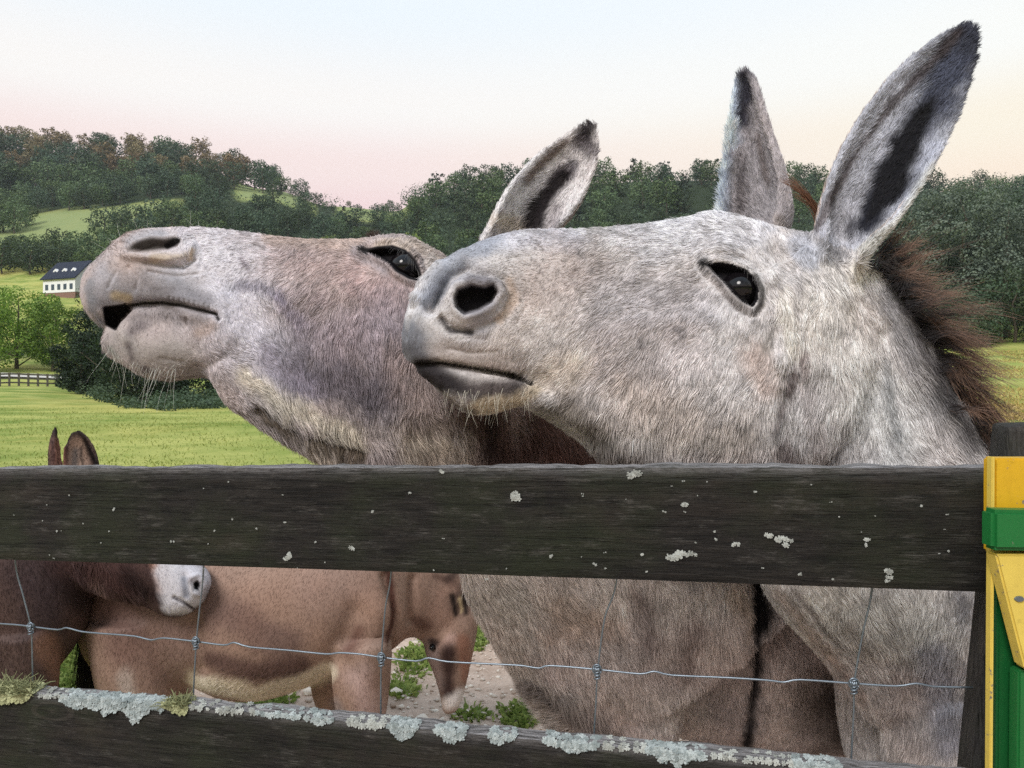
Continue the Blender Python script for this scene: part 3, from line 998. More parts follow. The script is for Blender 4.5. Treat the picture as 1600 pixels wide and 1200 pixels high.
# the undergrowth between the trees: nobody could count it
def undergrowth():
    r = np.random.default_rng(77)
    n = 2600; cs, sp_ = [], []
    tries = 0
    while len(cs) < n:
        px = r.uniform(-60, 1660); Y = math.exp(r.uniform(math.log(115), math.log(540)))
        if px < 300 and 258 < Y < 385: continue
        if px < 165 and 118 < Y < 238: continue
        if 360 < px < 490 and 380 < Y < 540: continue
        if 520 < px < 640 and 385 < Y: continue
        x = (px - 800) / F * Y; y = Y; z = float(np.interp(0, [0], [0])); s = Y / 100 * r.uniform(0.7, 1.25) * 1.1
        cs.append([x, y, s*0.5]); sp_.append([s*1.5, s*1.5, s])
    cs = np.array(cs); cs[:, 2] += ground_z(cs[:, 0], cs[:, 1])
    V, Fq, tint = leaves(np.array(cs), np.array(sp_), .95, r, 85000)
    me = mesh_fast("undergrowth", V, Fq)
    at = me.attributes.new("tint", 'FLOAT', 'POINT'); at.data.foreach_set("value", tint.astype(np.float32))
    o = link("undergrowth", me, M['leaf_dark'])
    tag(o, "low dark green bushes filling the slopes between the trees", "bushes", kind="stuff")
undergrowth()

# scrub along the meadow's far edge
def scrub():
    r = np.random.default_rng(78); cs = []; sp_ = []
    for k in range(130):
        px = r.uniform(96, 356); f = abs(r.normal(0, .5)); Y = np.interp(px, [96, 130, 200, 270, 356], [84, 66, 41, 39, 42]) + f * 16; x, y, z = place_at(px, Y); s = (.25 + .6 * min(f, 1)) * r.uniform(.5, 1.5) * Y / 45
        cs.append([x, y, z+s*.4]); sp_.append([s*1.3, s, s*.8])
    V, Fq, tint = leaves(np.array(cs), np.array(sp_), 0.15, r, 26000)
    me = mesh_fast("scrub", V, Fq)
    at = me.attributes.new("tint", 'FLOAT', 'POINT'); at.data.foreach_set("value", tint.astype(np.float32))
    tag(link("scrub", me, M['leaf_dark']), "low brushy scrub along the far edge of the meadow below the chin", "scrub", kind="stuff")
scrub()

# ------------------------------------------------------------------ white house with dark roof and three dormers
def house():
    Y = 192.0
    x0, x1 = P(58, 0, Y)[0], P(126, 0, Y)[0]
    zt = P(0, 406, Y)[2]; ze = P(0, 436, Y)[2]; zb = P(0, 457, Y)[2]; zg = float(ground_z([x0], [Y])[0]) - 0.6
    cx = (x0 + x1) / 2
    e = empty("house", (cx, Y, zg))
    white = simple("white_siding", srgb(225, 225, 228), .6, .2, .04, 2)
    navy = simple("navy_shingle_roof", srgb(34, 40, 56), .7, .2, .15, 3)
    brick = simple("red_brick", srgb(132, 104, 94), .8, .1, .2, 3)
    glass = simple("dark_glass", srgb(70, 80, 96), .15, .5, .1, 2)
    dpt = 9.0
    def box(nm, a, c, mat, parent=e):
        a = np.array(a, float); c = np.array(c, float)
        V = [(p, q, s) for p in (a[0], c[0]) for q in (a[1], c[1]) for s in (a[2], c[2])]
        Fs = [(0,1,3,2),(4,6,7,5),(0,4,5,1),(2,3,7,6),(0,2,6,4),(1,5,7,3)]
        me = mesh_np(nm, V, Fs); o = bpy.data.objects.new(nm, me); COL.objects.link(o); me.materials.append(mat); o.parent = parent
        w = parent
        o.matrix_parent_inverse = Matrix.Translation(e.location).inverted() if parent is e else Matrix.Identity(4)
        return o
    box("brick_base", (x0+.2, Y+.1, zg), (x1-.1, Y+dpt-.1, zb), brick)
    # walls with gables: a pentagon run along x
    ym, yt = Y + dpt/2, zt - .25
    V = []
    for x in (x0, x1):
        V += [(x, Y, zb), (x, Y+dpt, zb), (x, Y+dpt, ze), (x, ym, yt), (x, Y, ze)]
    me = mesh_np("wall", V, [(0,1,2,3,4), (9,8,7,6,5), (0,4,9,5), (2,1,6,7), (1,0,5,6), (4,3,8,9), (3,2,7,8)])
    o = link("wall", me, white, e)
    # roof slabs with an overhang
    for nm, ya in (("roof", Y-.5), ("roof", Y+dpt+.5)):
        V = []
        for x in (x0-.5, x1+.5):
            V += [(x, ya, ze-.1), (x, ym, zt), (x, ym, zt+.25), (x, ya, ze+.15)]
        link("roof", mesh_np("roof", V, [(0,1,2,3), (7,6,5,4), (0,4,5,1), (3,2,6,7), (0,3,7,4), (1,5,6,2)]), navy, e)
    slope = (zt - ze) / (dpt/2)
    for k in range(3):
        xc = x0 + (x1-x0) * (0.22 + 0.28*k)
        z0 = ze + 1.35; y0 = Y + 1.5
        w2 = .78
        V = [(xc-w2, y0, z0), (xc+w2, y0, z0), (xc+w2, y0, z0+1.0), (xc, y0, z0+1.6), (xc-w2, y0, z0+1.0)]
        V += [(a, a2+3.0, c) for a, a2, c in V]
        link("dormer", mesh_np("dormer", V, [(0,1,2,3,4), (9,8,7,6,5), (0,4,9,5), (4,3,8,9), (3,2,7,8), (2,1,6,7), (1,0,5,6)]), white, e)
        box("window", (xc-.26, y0-.06, z0+.2), (xc+.26, y0+.05, z0+.95), glass)
    for k in range(5):
        xc = x0 + (x1-x0) * (0.12 + 0.19*k)
        box("window", (xc-.5, Y-.06, zb+.7), (xc+.5, Y+.04, zb+2.1), glass)
    for k in range(2):
        box("window", (x1-.04, Y+2+3.2*k, zb+.7), (x1+.06, Y+3+3.2*k, zb+2.1), glass)
    e.rotation_euler.z = math.radians(-20)
    tag(e, "white house with navy roof and three dormers behind the trees", "house")
house()

# ------------------------------------------------------------------ far board fence and lane at the meadow's edge
def far_fence():
    grey = simple("silvered_fence_boards", srgb(112, 106, 100), .8, .1, .2, 3)
    p0 = (-75, 84); p1 = (104, 84)
    n = 12
    e = empty("paddock_fence", place_at(0, 84))
    pts = []
    for k in range(n + 1):
        px = p0[0] + (p1[0]-p0[0])*k/n
        Y = 74 + 12*(k/n)
        pts.append(np.array(place_at(px, Y)))
    def rod(nm, a, c, w, h_):
        d = c - a; L = np.linalg.norm(d[:2]); u = np.array([d[0], d[1], 0])/max(L, 1e-6) if L > 1e-3 else np.array([1., 0, 0]); s = np.array([-u[1], u[0], 0])
        V = []
        for q in (a, c):
            for sx, sz in ((-1, -1), (1, -1), (1, 1), (-1, 1)):
                V.append(q + (s*sx*w/2 + np.array([0, 0, sz*h_/2]) if L > 1e-3 else np.array([sx*w/2, sz*w/2, 0])))
        o = link(nm, mesh_np(nm, V, [(0,1,2,3), (7,6,5,4), (0,4,5,1), (1,5,6,2), (2,6,7,3), (3,7,4,0)]), grey, e)
        return o
    for p in pts:
        rod("post", p + [0, 0, -.2], p + [0, 0, 1.4], .16, .16)
    for a, c in zip(pts[:-1], pts[1:]):
        for z in (.35, .8, 1.25):
            rod("rail", a + [0, -.1, z], c + [0, -.1, z], .05, .17)
    tag(e, "distant silver-grey board fence at the left edge of the meadow", "fence")
far_fence()
def lane():
    V = []; n = 30
    for k in range(n+1):
        px = -300 + 430*k/n
        for Y in (92.5, 97.5):
            x = (px-800)/F*Y; V.append((x, Y, float(ground_z([x], [Y])[0]) + .22))
    me = mesh_np("lane", V, [(2*k, 2*k+2, 2*k+3, 2*k+1) for k in range(n)])
    tag(link("lane", me, simple("pale_gravel", srgb(190, 186, 180), .9, .1, .1, 2)), kind="structure")
lane()

# ------------------------------------------------------------------ grass blades, weeds and stones behind the fence
def tuft_blades(name, spots, hgt, per, mat, label, cat, seed, width=.004, spread=.05, broad=1.0, parent=None):
    r = np.random.default_rng(seed)
    S = np.repeat(np.array(spots), per, axis=0); n = len(S)
    Hh = np.repeat(np.broadcast_to(hgt, len(spots)), per) * (0.4 + 0.8*r.random(n))
    a = r.random(n) * 6.283; q = spread * np.sqrt(r.random(n)) * np.repeat(np.broadcast_to(hgt, len(spots)), per) / np.mean(hgt)
    base = S + np.stack([np.cos(a)*q, np.sin(a)*q, np.zeros(n) - .004], 1)
    d = np.stack([np.cos(a)*.5*r.random(n), np.sin(a)*.5*r.random(n), np.ones(n)], 1) + r.normal(0, .2, (n, 3))
    d /= np.linalg.norm(d, axis=1, keepdims=True)
    s = np.cross(d, r.normal(size=(n, 3))); s /= np.linalg.norm(s, axis=1, keepdims=True)
    w = width * (0.6 + 0.8*r.random(n))[:, None] * broad
    mid = base + d * Hh[:, None] * .55
    tip = base + d * Hh[:, None] * .95 + np.stack([np.cos(a), np.sin(a), -np.ones(n)*.4], 1) * (Hh*.28)[:, None]
    V = np.stack([base - s*w*.5, base + s*w*.5, mid + s*w*.6, tip, mid - s*w*.6], 1).reshape(-1, 3)
    me = mesh_fast(name, V, np.arange(5*n).reshape(-1, 5))
    at = me.attributes.new("tint", 'FLOAT', 'POINT'); at.data.foreach_set("value", np.repeat(np.clip(r.normal(.5, .25, n), 0, 1), 5).astype(np.float32))
    o = link(name, me, mat, parent)
    if label: tag(o, label, cat, kind="stuff")
    return o
M['grass'] = leaf_mat("grass_blades", srgb(122, 140, 66), srgb(172, 176, 100))
M['weed'] = leaf_mat("weed_leaves", srgb(100, 126, 60), srgb(160, 174, 100))

def meadow_grass():
    r = np.random.default_rng(91); n = 22000
    Y = np.exp(r.uniform(math.log(4.6), math.log(42), n)); px = r.uniform(-100, 1700, n)
    x = (px-800)/F*Y; z = ground_z(x, Y)
    keep = (fbm(np.stack([x, Y*.5], 1), .9, 3) + .5*r.random(n)) > .62
    x, Y, z = x[keep], Y[keep], z[keep]
    hg = 0.03 + 0.0022 * Y
    tuft_blades("meadow_grass", np.stack([x, Y, z], 1), hg[keep] if len(hg) != len(x) else hg, 3, M['grass'], "short green and straw coloured grass of the sunny meadow", "grass", 92, width=.011, spread=.4)
meadow_grass()

def straw():
    r = np.random.default_rng(96); n = 5200
    Y = r.uniform(14, 75, n); px = r.uniform(1430, 1760, n); x = (px-800)/F*Y; z = ground_z(x, Y)
    k = vnoise(np.stack([x, Y], 1), .25) > .42
    m, t, b = new_mat("straw_blades"); c = mixc(t, nd(t, "ShaderNodeAttribute", attribute_name="tint").outputs["Fac"], srgb(150, 120, 70), srgb(205, 184, 112)); t.links.new(c, b.inputs["Base Color"])
    tuft_blades("tall_grass", np.stack([x, Y, z], 1)[k], .22, 8, m, "tall straw coloured grass at the right side of the meadow", "grass", 97, width=.02, spread=.5)
straw()

def weeds():
    r = np.random.default_rng(93); S = []
    def clump(px0, px1, py0, py1, n):
        for _ in range(n):
            px = r.uniform(px0, px1); py = r.uniform(py0, py1)
            Y = 3.0
            for _i in range(12):
                zz = float(ground_z([(px-800)/F*Y], [Y])[0]); Y = (H - zz) * F / (py - 600)
            S.append([(px-800)/F*Y, Y, zz])
    clump(-60, 215, 930, 1085, 520); clump(230, 1250, 900, 958, 300); clump(635, 672, 1015, 1062, 22); clump(655, 690, 1000, 1030, 12); clump(735, 775, 950, 1012, 60)
    clump(385, 445, 1090, 1112, 22); clump(795, 845, 1098, 1130, 24); clump(600, 650, 1064, 1085, 10); clump(725, 755, 1108, 1125, 6)
    tuft_blades("weeds", S, .028, 20, M['weed'], "low leafy green weeds growing through the stony paddock soil", "weeds", 94, width=.011, spread=.06, broad=1.3)
weeds()

def stones():
    r = np.random.default_rng(95)
    n = 5200
    px = r.uniform(200, 1300, n); Y = r.uniform(2.3, 4.3, n)
    x = (px-800)/F*Y; z = ground_z(x, Y)
    ic = bmesh.new(); bmesh.ops.create_icosphere(ic, subdivisions=1, radius=1.0)
    bv = np.array([v.co[:] for v in ic.verts]); bf = np.array([[v.index for v in f.verts] for f in ic.faces]); ic.free()
    s = 0.004 + 0.010 * r.random(n)**3
    s[:14] = r.uniform(.02, .032, 14)
    jit = 1 + r.normal(0, .18, (n, len(bv), 1))
    an = r.random(n)*6.28
    V = bv[None] * jit * s[:, None, None] * np.array([1.2, 1, .6])
    R = np.stack([np.cos(an), -np.sin(an), np.sin(an), np.cos(an)], 1).reshape(n, 2, 2)
    V[:, :, :2] = np.einsum('nij,nkj->nki', R, V[:, :, :2])
    V += np.stack([x, Y, z + s*.15], 1)[:, None]
    Fq = (bf[None] + (np.arange(n)*len(bv))[:, None, None]).reshape(-1, 3)
    me = mesh_fast("stones", V.reshape(-1, 3), Fq)
    at = me.attributes.new("tint", 'FLOAT', 'POINT'); at.data.foreach_set("value", np.repeat(r.random(n), len(bv)).astype(np.float32))
    m, t, b = new_mat("pale_stones")
    c = mixc(t, nd(t, "ShaderNodeAttribute", attribute_name="tint").outputs["Fac"], srgb(150, 128, 112), srgb(222, 212, 200))
    t.links.new(c, b.inputs["Base Color"]); b.inputs["Roughness"].default_value = .85
    o = link("stones", me, m); tag(o, "small pale stones scattered over the trampled brown soil", "stones", kind="stuff")
stones()

# ------------------------------------------------------------------ the evening air
def air():
    m = bpy.data.materials.new("evening_air"); m.use_nodes = True; t = m.node_tree
    for n in list(t.nodes): t.nodes.remove(n)
    o = nd(t, "ShaderNodeOutputMaterial"); v = nd(t, "ShaderNodeVolumePrincipled")
    v.inputs["Color"].default_value = (.80, .87, .95, 1); v.inputs["Density"].default_value = 0.00013; v.inputs["Anisotropy"].default_value = .1
    t.links.new(v.outputs[0], o.inputs["Volume"])
    z0, z1, R = -1.2, 320.0, 3150.0
    V = [(x, y, z) for z in (z0, z1) for x, y in ((-R, -R), (R, -R), (R, R), (-R, R))]
    ob = link("haze", mesh_np("haze", V, [(3, 2, 1, 0), (4, 5, 6, 7), (0, 1, 5, 4), (1, 2, 6, 5), (2, 3, 7, 6), (3, 0, 4, 7)]), m)
    tag(ob, "thin bluish evening haze over the valley", "haze", kind="stuff")
air()

# ------------------------------------------------------------------ donkeys
m, t, b = new_mat("eye_surface")
b.inputs["Base Color"].default_value = (0.006, 0.005, 0.006, 1)
b.inputs["Roughness"].default_value = 0.10
b.inputs["Specular IOR Level"].default_value = 0.38
b.inputs["Coat Weight"].default_value = 0.0
b.inputs["Coat Roughness"].default_value = 0.03
M['eye'] = m
m, t, b = new_mat("hoof_horn"); b.inputs["Base Color"].default_value = (.035, .03, .028, 1); b.inputs["Roughness"].default_value = .5
M['hoof'] = m
M['mane'] = fur_mat("mane_hair", rough=0.42, spec=0.35)
M['whisker'] = fur_mat("whisker_hair", rough=0.4, spec=0.4)

def view_dir(V):
    d = -V + np.array([0, 0, H]); return d / np.linalg.norm(d, axis=1, keepdims=True)

class Sculpt:
    """brushes on a mesh, told in photo pixels, acting on the side that faces the fence"""
    def __init__(s, V, T):
        s.V, s.T = V, T; s.upd()
    def upd(s):
        s.N = normals(s.V, s.T); s.Q = to_px(s.V)
        s.near = sstep((s.N * view_dir(s.V)).sum(1), -0.15, 0.3)
    def poly(s, pts, amount, inner=0.0, outer=5.0, dirn=None):
        d = inside_dist(s.Q, pts)
        w = (1 - sstep(d, -outer, inner)) * s.near
        s._mv(w * amount, dirn)
    def line(s, pts, width, amount, dirn=None):
        w = np.exp(-(np.minimum(seg_dist(s.Q, pts, width * 3.2), 1e4) / width) ** 2) * s.near
        s._mv(w * amount, dirn)
    def _mv(s, a, dirn):
        s.V = s.V + (s.N if dirn is None else np.array(dirn)[None]) * a[:, None]
    def ring(s, pts, off, width, amount):
        d = inside_dist(s.Q, pts)
        s._mv(np.exp(-((d - off) / width) ** 2) * s.near * amount, None)
    def at(s, px, py):
        m = np.nonzero((np.abs(s.Q[:, 0]-px) < 14) & (np.abs(s.Q[:, 1]-py) < 14) & (s.near > .3))[0]
        if not len(m): m = np.arange(len(s.V))
        d = np.hypot(s.Q[m, 0]-px, s.Q[m, 1]-py) + 120 * (s.V[m, 1] - s.V[m, 1].min())
        i = int(m[np.argmin(d)]); return s.V[i].copy(), s.N[i].copy()

def eyeball(parent, c, r, out):
    bm = bmesh.new(); bmesh.ops.create_uvsphere(bm, u_segments=48, v_segments=32, radius=r)
    o_ = Vector(out).normalized()
    for v in bm.verts:      # the cornea stands out a little
        k = max(0, v.co.normalized().dot(o_))
        v.co += o_ * (0.0022 * max(0, (k - .8) / .2) ** .8)
        v.co += Vector(c)
    me = bpy.data.meshes.new("eye"); bm.to_mesh(me); bm.free()
    return link("eye", me, M['eye'], parent, smooth=True)

def strand_set(name, parent, roots, dirs, lens, col, rad, mat, K=8, curl=.25, grav=.25, seed=1, tip=None, wob=.12):
    r = np.random.default_rng(seed); n = len(roots)
    tt = np.linspace(0, 1, K)
    d = dirs / np.linalg.norm(dirs, axis=1, keepdims=True)
    pts = roots[:, None] + d[:, None] * (lens[:, None] * tt)[:, :, None]
    pts[:, :, 2] -= (lens[:, None] * tt**2 * grav)
    sd = r.normal(size=(n, 3)); sd -= d * (sd*d).sum(1)[:, None]; sd /= np.linalg.norm(sd, axis=1, keepdims=True)
    pts += sd[:, None] * (np.abs(r.normal(0, curl, n))[:, None] * lens[:, None] * tt**2 * .5)[:, :, None]
    pts += sd[:, None] * (np.sin(tt[None]*6 + r.random((n, 1))*6) * tt[None] * lens[:, None] * wob * .2)[:, :, None]
    rr = rad * (0.7+.6*r.random((n, 1))) * np.linspace(1, .25, K)[None]
    c = np.repeat(col[:, None], K, 1)
    if tip is not None:
        c = c * (1-tt[None, :, None]**1.2) + tip[:, None] * tt[None, :, None]**1.2
    return curves_obj(name, pts, rr, np.clip(c, .003, .95), parent, mat)

def finish(root, name, S, C, mat=None):
    me = mesh_fast(name, S.V, S.T)
    point_color(me, "coat", C)
    return link(name, me, mat or M['coat'], root, smooth=True)

ALB = 1.24
def mottled(V, C, a1=.18, a2=.14, s=1):
    k = 1 + (fbm(V, 14, 3, s) - .5) * 2 * a1 + (fbm(V, 55, 3, s+5) - .5) * 2 * a2
    warm = (fbm(V, 9, 2, s+9) - .5)[:, None] * np.array([.10, 0, -.08]) + np.array([-.01, -.012, .035])
    return np.clip(C * ALB * k[:, None] * (1 + warm), .002, .9)

# =================== the grey-white donkey on the right
def right_donkey():
    yw = 14
    def hy(px):   # the muzzle comes nearer the fence than the poll
        return 1.045 + (px - 620) / 680.0 * 0.10
    def h_(top, bot, w, yaw=yw, n=2.25, k=0.0):
        return st(top, bot, hy((top[0]+bot[0])/2), w, yaw, n, k)
    head = loft([
        h_((630, 505), (628, 548), .012), h_((638, 478), (637, 562), .036), h_((655, 452), (662, 572), .050), h_((688, 414), (706, 578), .060, n=2.4),
        h_((735, 384), (765, 586), .062, n=2.4), h_((798, 363), (832, 602), .058, k=-.05), h_((860, 359), (872, 660), .060, k=-.1),
        h_((925, 358), (930, 708), .068, k=-.08), h_((1000, 352), (1000, 748), .080, k=-.1), h_((1065, 342), (1075, 775), .096, k=-.05),
        h_((1118, 335), (1150, 782), .106), h_((1175, 350), (1225, 755), .104), h_((1240, 364), (1290, 690), .088), h_((1295, 372), (1340, 600), .06)], 7, 64)
    jaw = loft([h_((652, 574), (655, 582), .010), h_((664, 570), (675, 598), .030), h_((690, 568), (700, 622), .040, n=2.3), h_((722, 570), (732, 646), .045, n=2.3),
        h_((765, 576), (772, 646), .044), h_((810, 585), (812, 634), .042), h_((860, 600), (855, 655), .045), h_((905, 610), (900, 685), .05)], 6, 40)
    neck = loft([st((1270, 372), (1165, 600), 1.145, .075, 10), st((1345, 405), (1165, 745), 1.16, .088, 5), st((1418, 482), (1180, 860), 1.19, .098, 0),
        st((1476, 590), (1205, 940), 1.22, .115), st((1530, 690), (1290, 1035), 1.26, .14), st((1720, 760), (1356, 1120), 1.31, .165)], 6, 56)
    Yb = 1.33
    body = loft([sm((.78, Yb-.03, 1.10), (.66, Yb-.03, .82), .12), sm((.95, Yb, 1.16), (.76, Yb, .64), .175, n=2.3), sm((1.15, Yb+.02, 1.13), (.95, Yb+.02, .56), .215, n=2.3), sm((1.45, Yb+.04, 1.08), (1.38, Yb+.04, .52), .235),
        sm((1.72, Yb+.05, 1.10), (1.72, Yb+.05, .60), .225), sm((1.95, Yb+.05, 1.08), (1.95, Yb+.05, .72), .19), sm((2.08, Yb+.05, .98), (2.08, Yb+.05, .82), .08)], 5, 48)
    def leg(x, y, x2=None, top=.86, r0=.105):
        x2 = x2 if x2 is not None else x
        return tube([(x, y, top), (x, y, .70), (x2-.005, y, .55), (x2, y, .42), (x2+.005, y, .38), (x2, y, .26), (x2, y, .14), (x2-.01, y, .09), (x2-.025, y, .045), (x2-.03, y, .0)],
                    [r0, r0*.9, .058, .044, .042, .029, .027, .036, .034, .045], 4, 24)
    legs = [leg(.715, Yb-.07, .68), leg(.72, Yb+.12), leg(1.86, Yb-.08, 1.92, .9, .12), leg(1.90, Yb+.16, 1.96, .9, .12)]
    # near ear gapes at the camera, far ear gapes left
    ye = 1.075
    A = [(1308, 418), (1318, 375), (1345, 320), (1385, 245), (1430, 170), (1472, 105), (1502, 62), (1519, 34)]
    hw = np.array([34, 46, 60, 70, 66, 50, 30, 5.0]) * ye / F
    ear1 = ear_loft([P(*a, ye + .03*(i/7)) for i, a in enumerate(A)], hw, [.038, .046, .046, .040, .032, .024, .016, .006], (-.22, -1, .12), openness=[.2, .35, .75, 1, 1, 1, 1, 1])
    y2 = 1.25
    A = [(1182, 385), (1178, 340), (1172, 285), (1166, 225), (1162, 170), (1160, 130), (1160, 108)]
    hw = np.array([46, 59, 56, 43, 30, 21, 8.0]) * y2 / F
    ear2 = ear_loft([P(*a, y2) for a in A], hw, [.045, .055, .052, .042, .032, .022, .008], (-1, -.75, .1), openness=[.4, .7, .9, 1, 1, 1, 1])
    V, Fq = union([head, jaw, neck, body, ear1, ear2] + legs, .0052)
    Q = to_px(V)
    earm = (Q[:, 1] < 350) | ((Q[:, 1] < 400) & (Q[:, 0] > 1270))
    V = smooth(V, Fq, 4, .5, np.where(earm, .35, 1.0))
    N = normals(V, Fq)
    # finer where the face shows
    fc = V[Fq].mean(1); fq = to_px(fc); fn = normals(V, Fq)[Fq[:, 0]]
    vis = (fn * view_dir(fc)).sum(1) > -.2
    V, T = refine(V, Fq, vis & (fq[:, 0] < 1290) & (fq[:, 0] > 600) & (fq[:, 1] > 340) & (fq[:, 1] < 760) & (fc[:, 1] < 1.35))
    fc = V[T].mean(1); fq = to_px(fc)
    eye_poly = [(1104, 412), (1124, 410), (1146, 414), (1166, 421), (1178, 433), (1185, 451), (1183, 470), (1176, 479), (1160, 471), (1145, 457), (1131, 440), (1115, 425)]
    nos = [(716, 452), (737, 446), (757, 450), (771, 444), (777, 455), (767, 471), (747, 483), (726, 489), (714, 479), (711, 464)]
    sel = (inside_dist(fq, eye_poly) < 26) | (inside_dist(fq, nos) < 36) | (seg_dist(fq, [(655, 569), (731, 574), (830, 597)]) < 14)
    V, T = refine(V, T, sel & (fc[:, 1] < 1.2))
    V = smooth(V, T, 3, .5, (to_px(V)[:, 1] > 400).astype(float))
    S = Sculpt(V, T)
    # big forms
    S.line([(1085, 610), (1110, 650)], 95, .016)                                     # cheek muscle
    S.line([(1000, 505), (1090, 500), (1160, 512)], 22, .005)                        # facial crest
    S.line([(885, 560), (960, 600)], 45, -.008)                                      # hollow before the cheek
    S.line([(930, 430), (1020, 420)], 40, -.005)
    S.line([(1130, 388), (1180, 395), (1205, 430)], 18, .008)                        # brow
    S.line([(1215, 395), (1235, 420)], 18, -.007)                                    # hollow above the eye
    S.line([(1228, 450), (1230, 520), (1215, 560)], 17, .007)
    S.line([(1268, 550), (1242, 605), (1220, 655), (1230, 730)], 32, -.010)                       # groove behind the jaw
    S.line([(1215, 560), (1205, 650), (1195, 730)], 18, .006)
    S.line([(1300, 470), (1280, 560)], 26, .010); S.line([(1385, 520), (1370, 640), (1400, 720)], 16, -.008)
    S.line([(1330, 560), (1310, 700)], 25, .006)
    S.line([(850, 650), (930, 690)], 20, -.006); S.line([(850, 605), (880, 640)], 18, -.007)
    S.upd()
    # second nostril fold beyond the bridge of the nose
    S.line([(668, 448), (690, 420), (722, 402)], 12, .006); S.line([(650, 470), (665, 470)], 10, .005)
    S.line([(670, 484), (682, 464), (698, 438), (726, 412)], 8, -.013); S.line([(655, 462), (672, 438), (690, 420)], 9, .006); S.line([(642, 482), (656, 474)], 5, -.005)
    # near nostril
    ringp = [(696, 447), (708, 432), (728, 425), (757, 429), (787, 438), (801, 458), (787, 493), (763, 506), (731, 515), (699, 511), (683, 490), (687, 467)]
    S.poly(ringp, .007, 8, 22); S.upd()
    S.ring(ringp, 2, 6, -.0045); S.line([(686, 498), (702, 516), (735, 520)], 6, -.006)
    S.ring(nos, 7, 6, .005); S.upd()
    S.poly(nos, -.024, 3, 5, dirn=None); S.upd()
    # mouth
    mouth = [(650, 569), (687, 567), (731, 574), (775, 581), (804, 587), (833, 599)]
    S.line([(a, b_-11) for a, b_ in mouth[:-1]], 9, .0040); S.line([(a-2, b_+14) for a, b_ in mouth[:-1]], 10, .003); S.upd()
    S.line(mouth, 3.6, -.0095)
    for k in range(7): S.line([(768+9*k, 578+2.4*k), (772+9*k, 568+2.2*k)], 1.8, -.0016)
    S.line([(690, 600), (740, 622)], 14, .003)
    for q in ([(688, 590), (694, 604)], [(712, 592), (716, 612)], [(742, 596), (742, 616)], [(772, 600), (768, 620)], [(655, 500), (650, 540)], [(700, 545), (740, 552), (780, 548)], [(808, 505), (822, 480), (818, 455)], [(640, 498), (634, 530)], [(716, 528), (760, 530)], [(700, 630), (735, 640), (770, 634)]):
        S.line(q, 2.2, -.0026)
    S.upd()
    # eye
    S.line([(1158, 445)], 34, .009); S.upd()
    ep, en = S.at(1160, 445)
    en = np.array([en[0]*.6 - .12, -1.0, .12]); en /= np.linalg.norm(en)
    S.ring(eye_poly, 4, 4, .0028); S.ring(eye_poly, 15, 4, -.0020); S.upd()
    S.poly(eye_poly, .019, -1, 5, dirn=-en); S.upd()
    S.V = smooth(S.V, S.T, 1, .4, (to_px(S.V)[:, 1] > 400).astype(float))
    d = fbm(S.V, 60, 3, 3) - .5
    S.V += S.N * (d * .0022)[:, None]
    S.upd()
    root = empty("donkey", (.95, Yb, 0.03))
    r_eye = .026
    eyeball(root, ep - en * (r_eye + .003), r_eye, en)
    pf, _ = ep, 0
    eyeball(root, np.array([ep[0] - .02, ep[1] + .195, ep[2]]), r_eye * .98, (-.1, 1, .1))
    # ---- coat colours
    Q = S.Q; V = S.V
    wob = (fbm(V, 30, 3, 7) - .5) * 1.8
    base = np.tile(srgb(196, 191, 187), (len(V), 1))
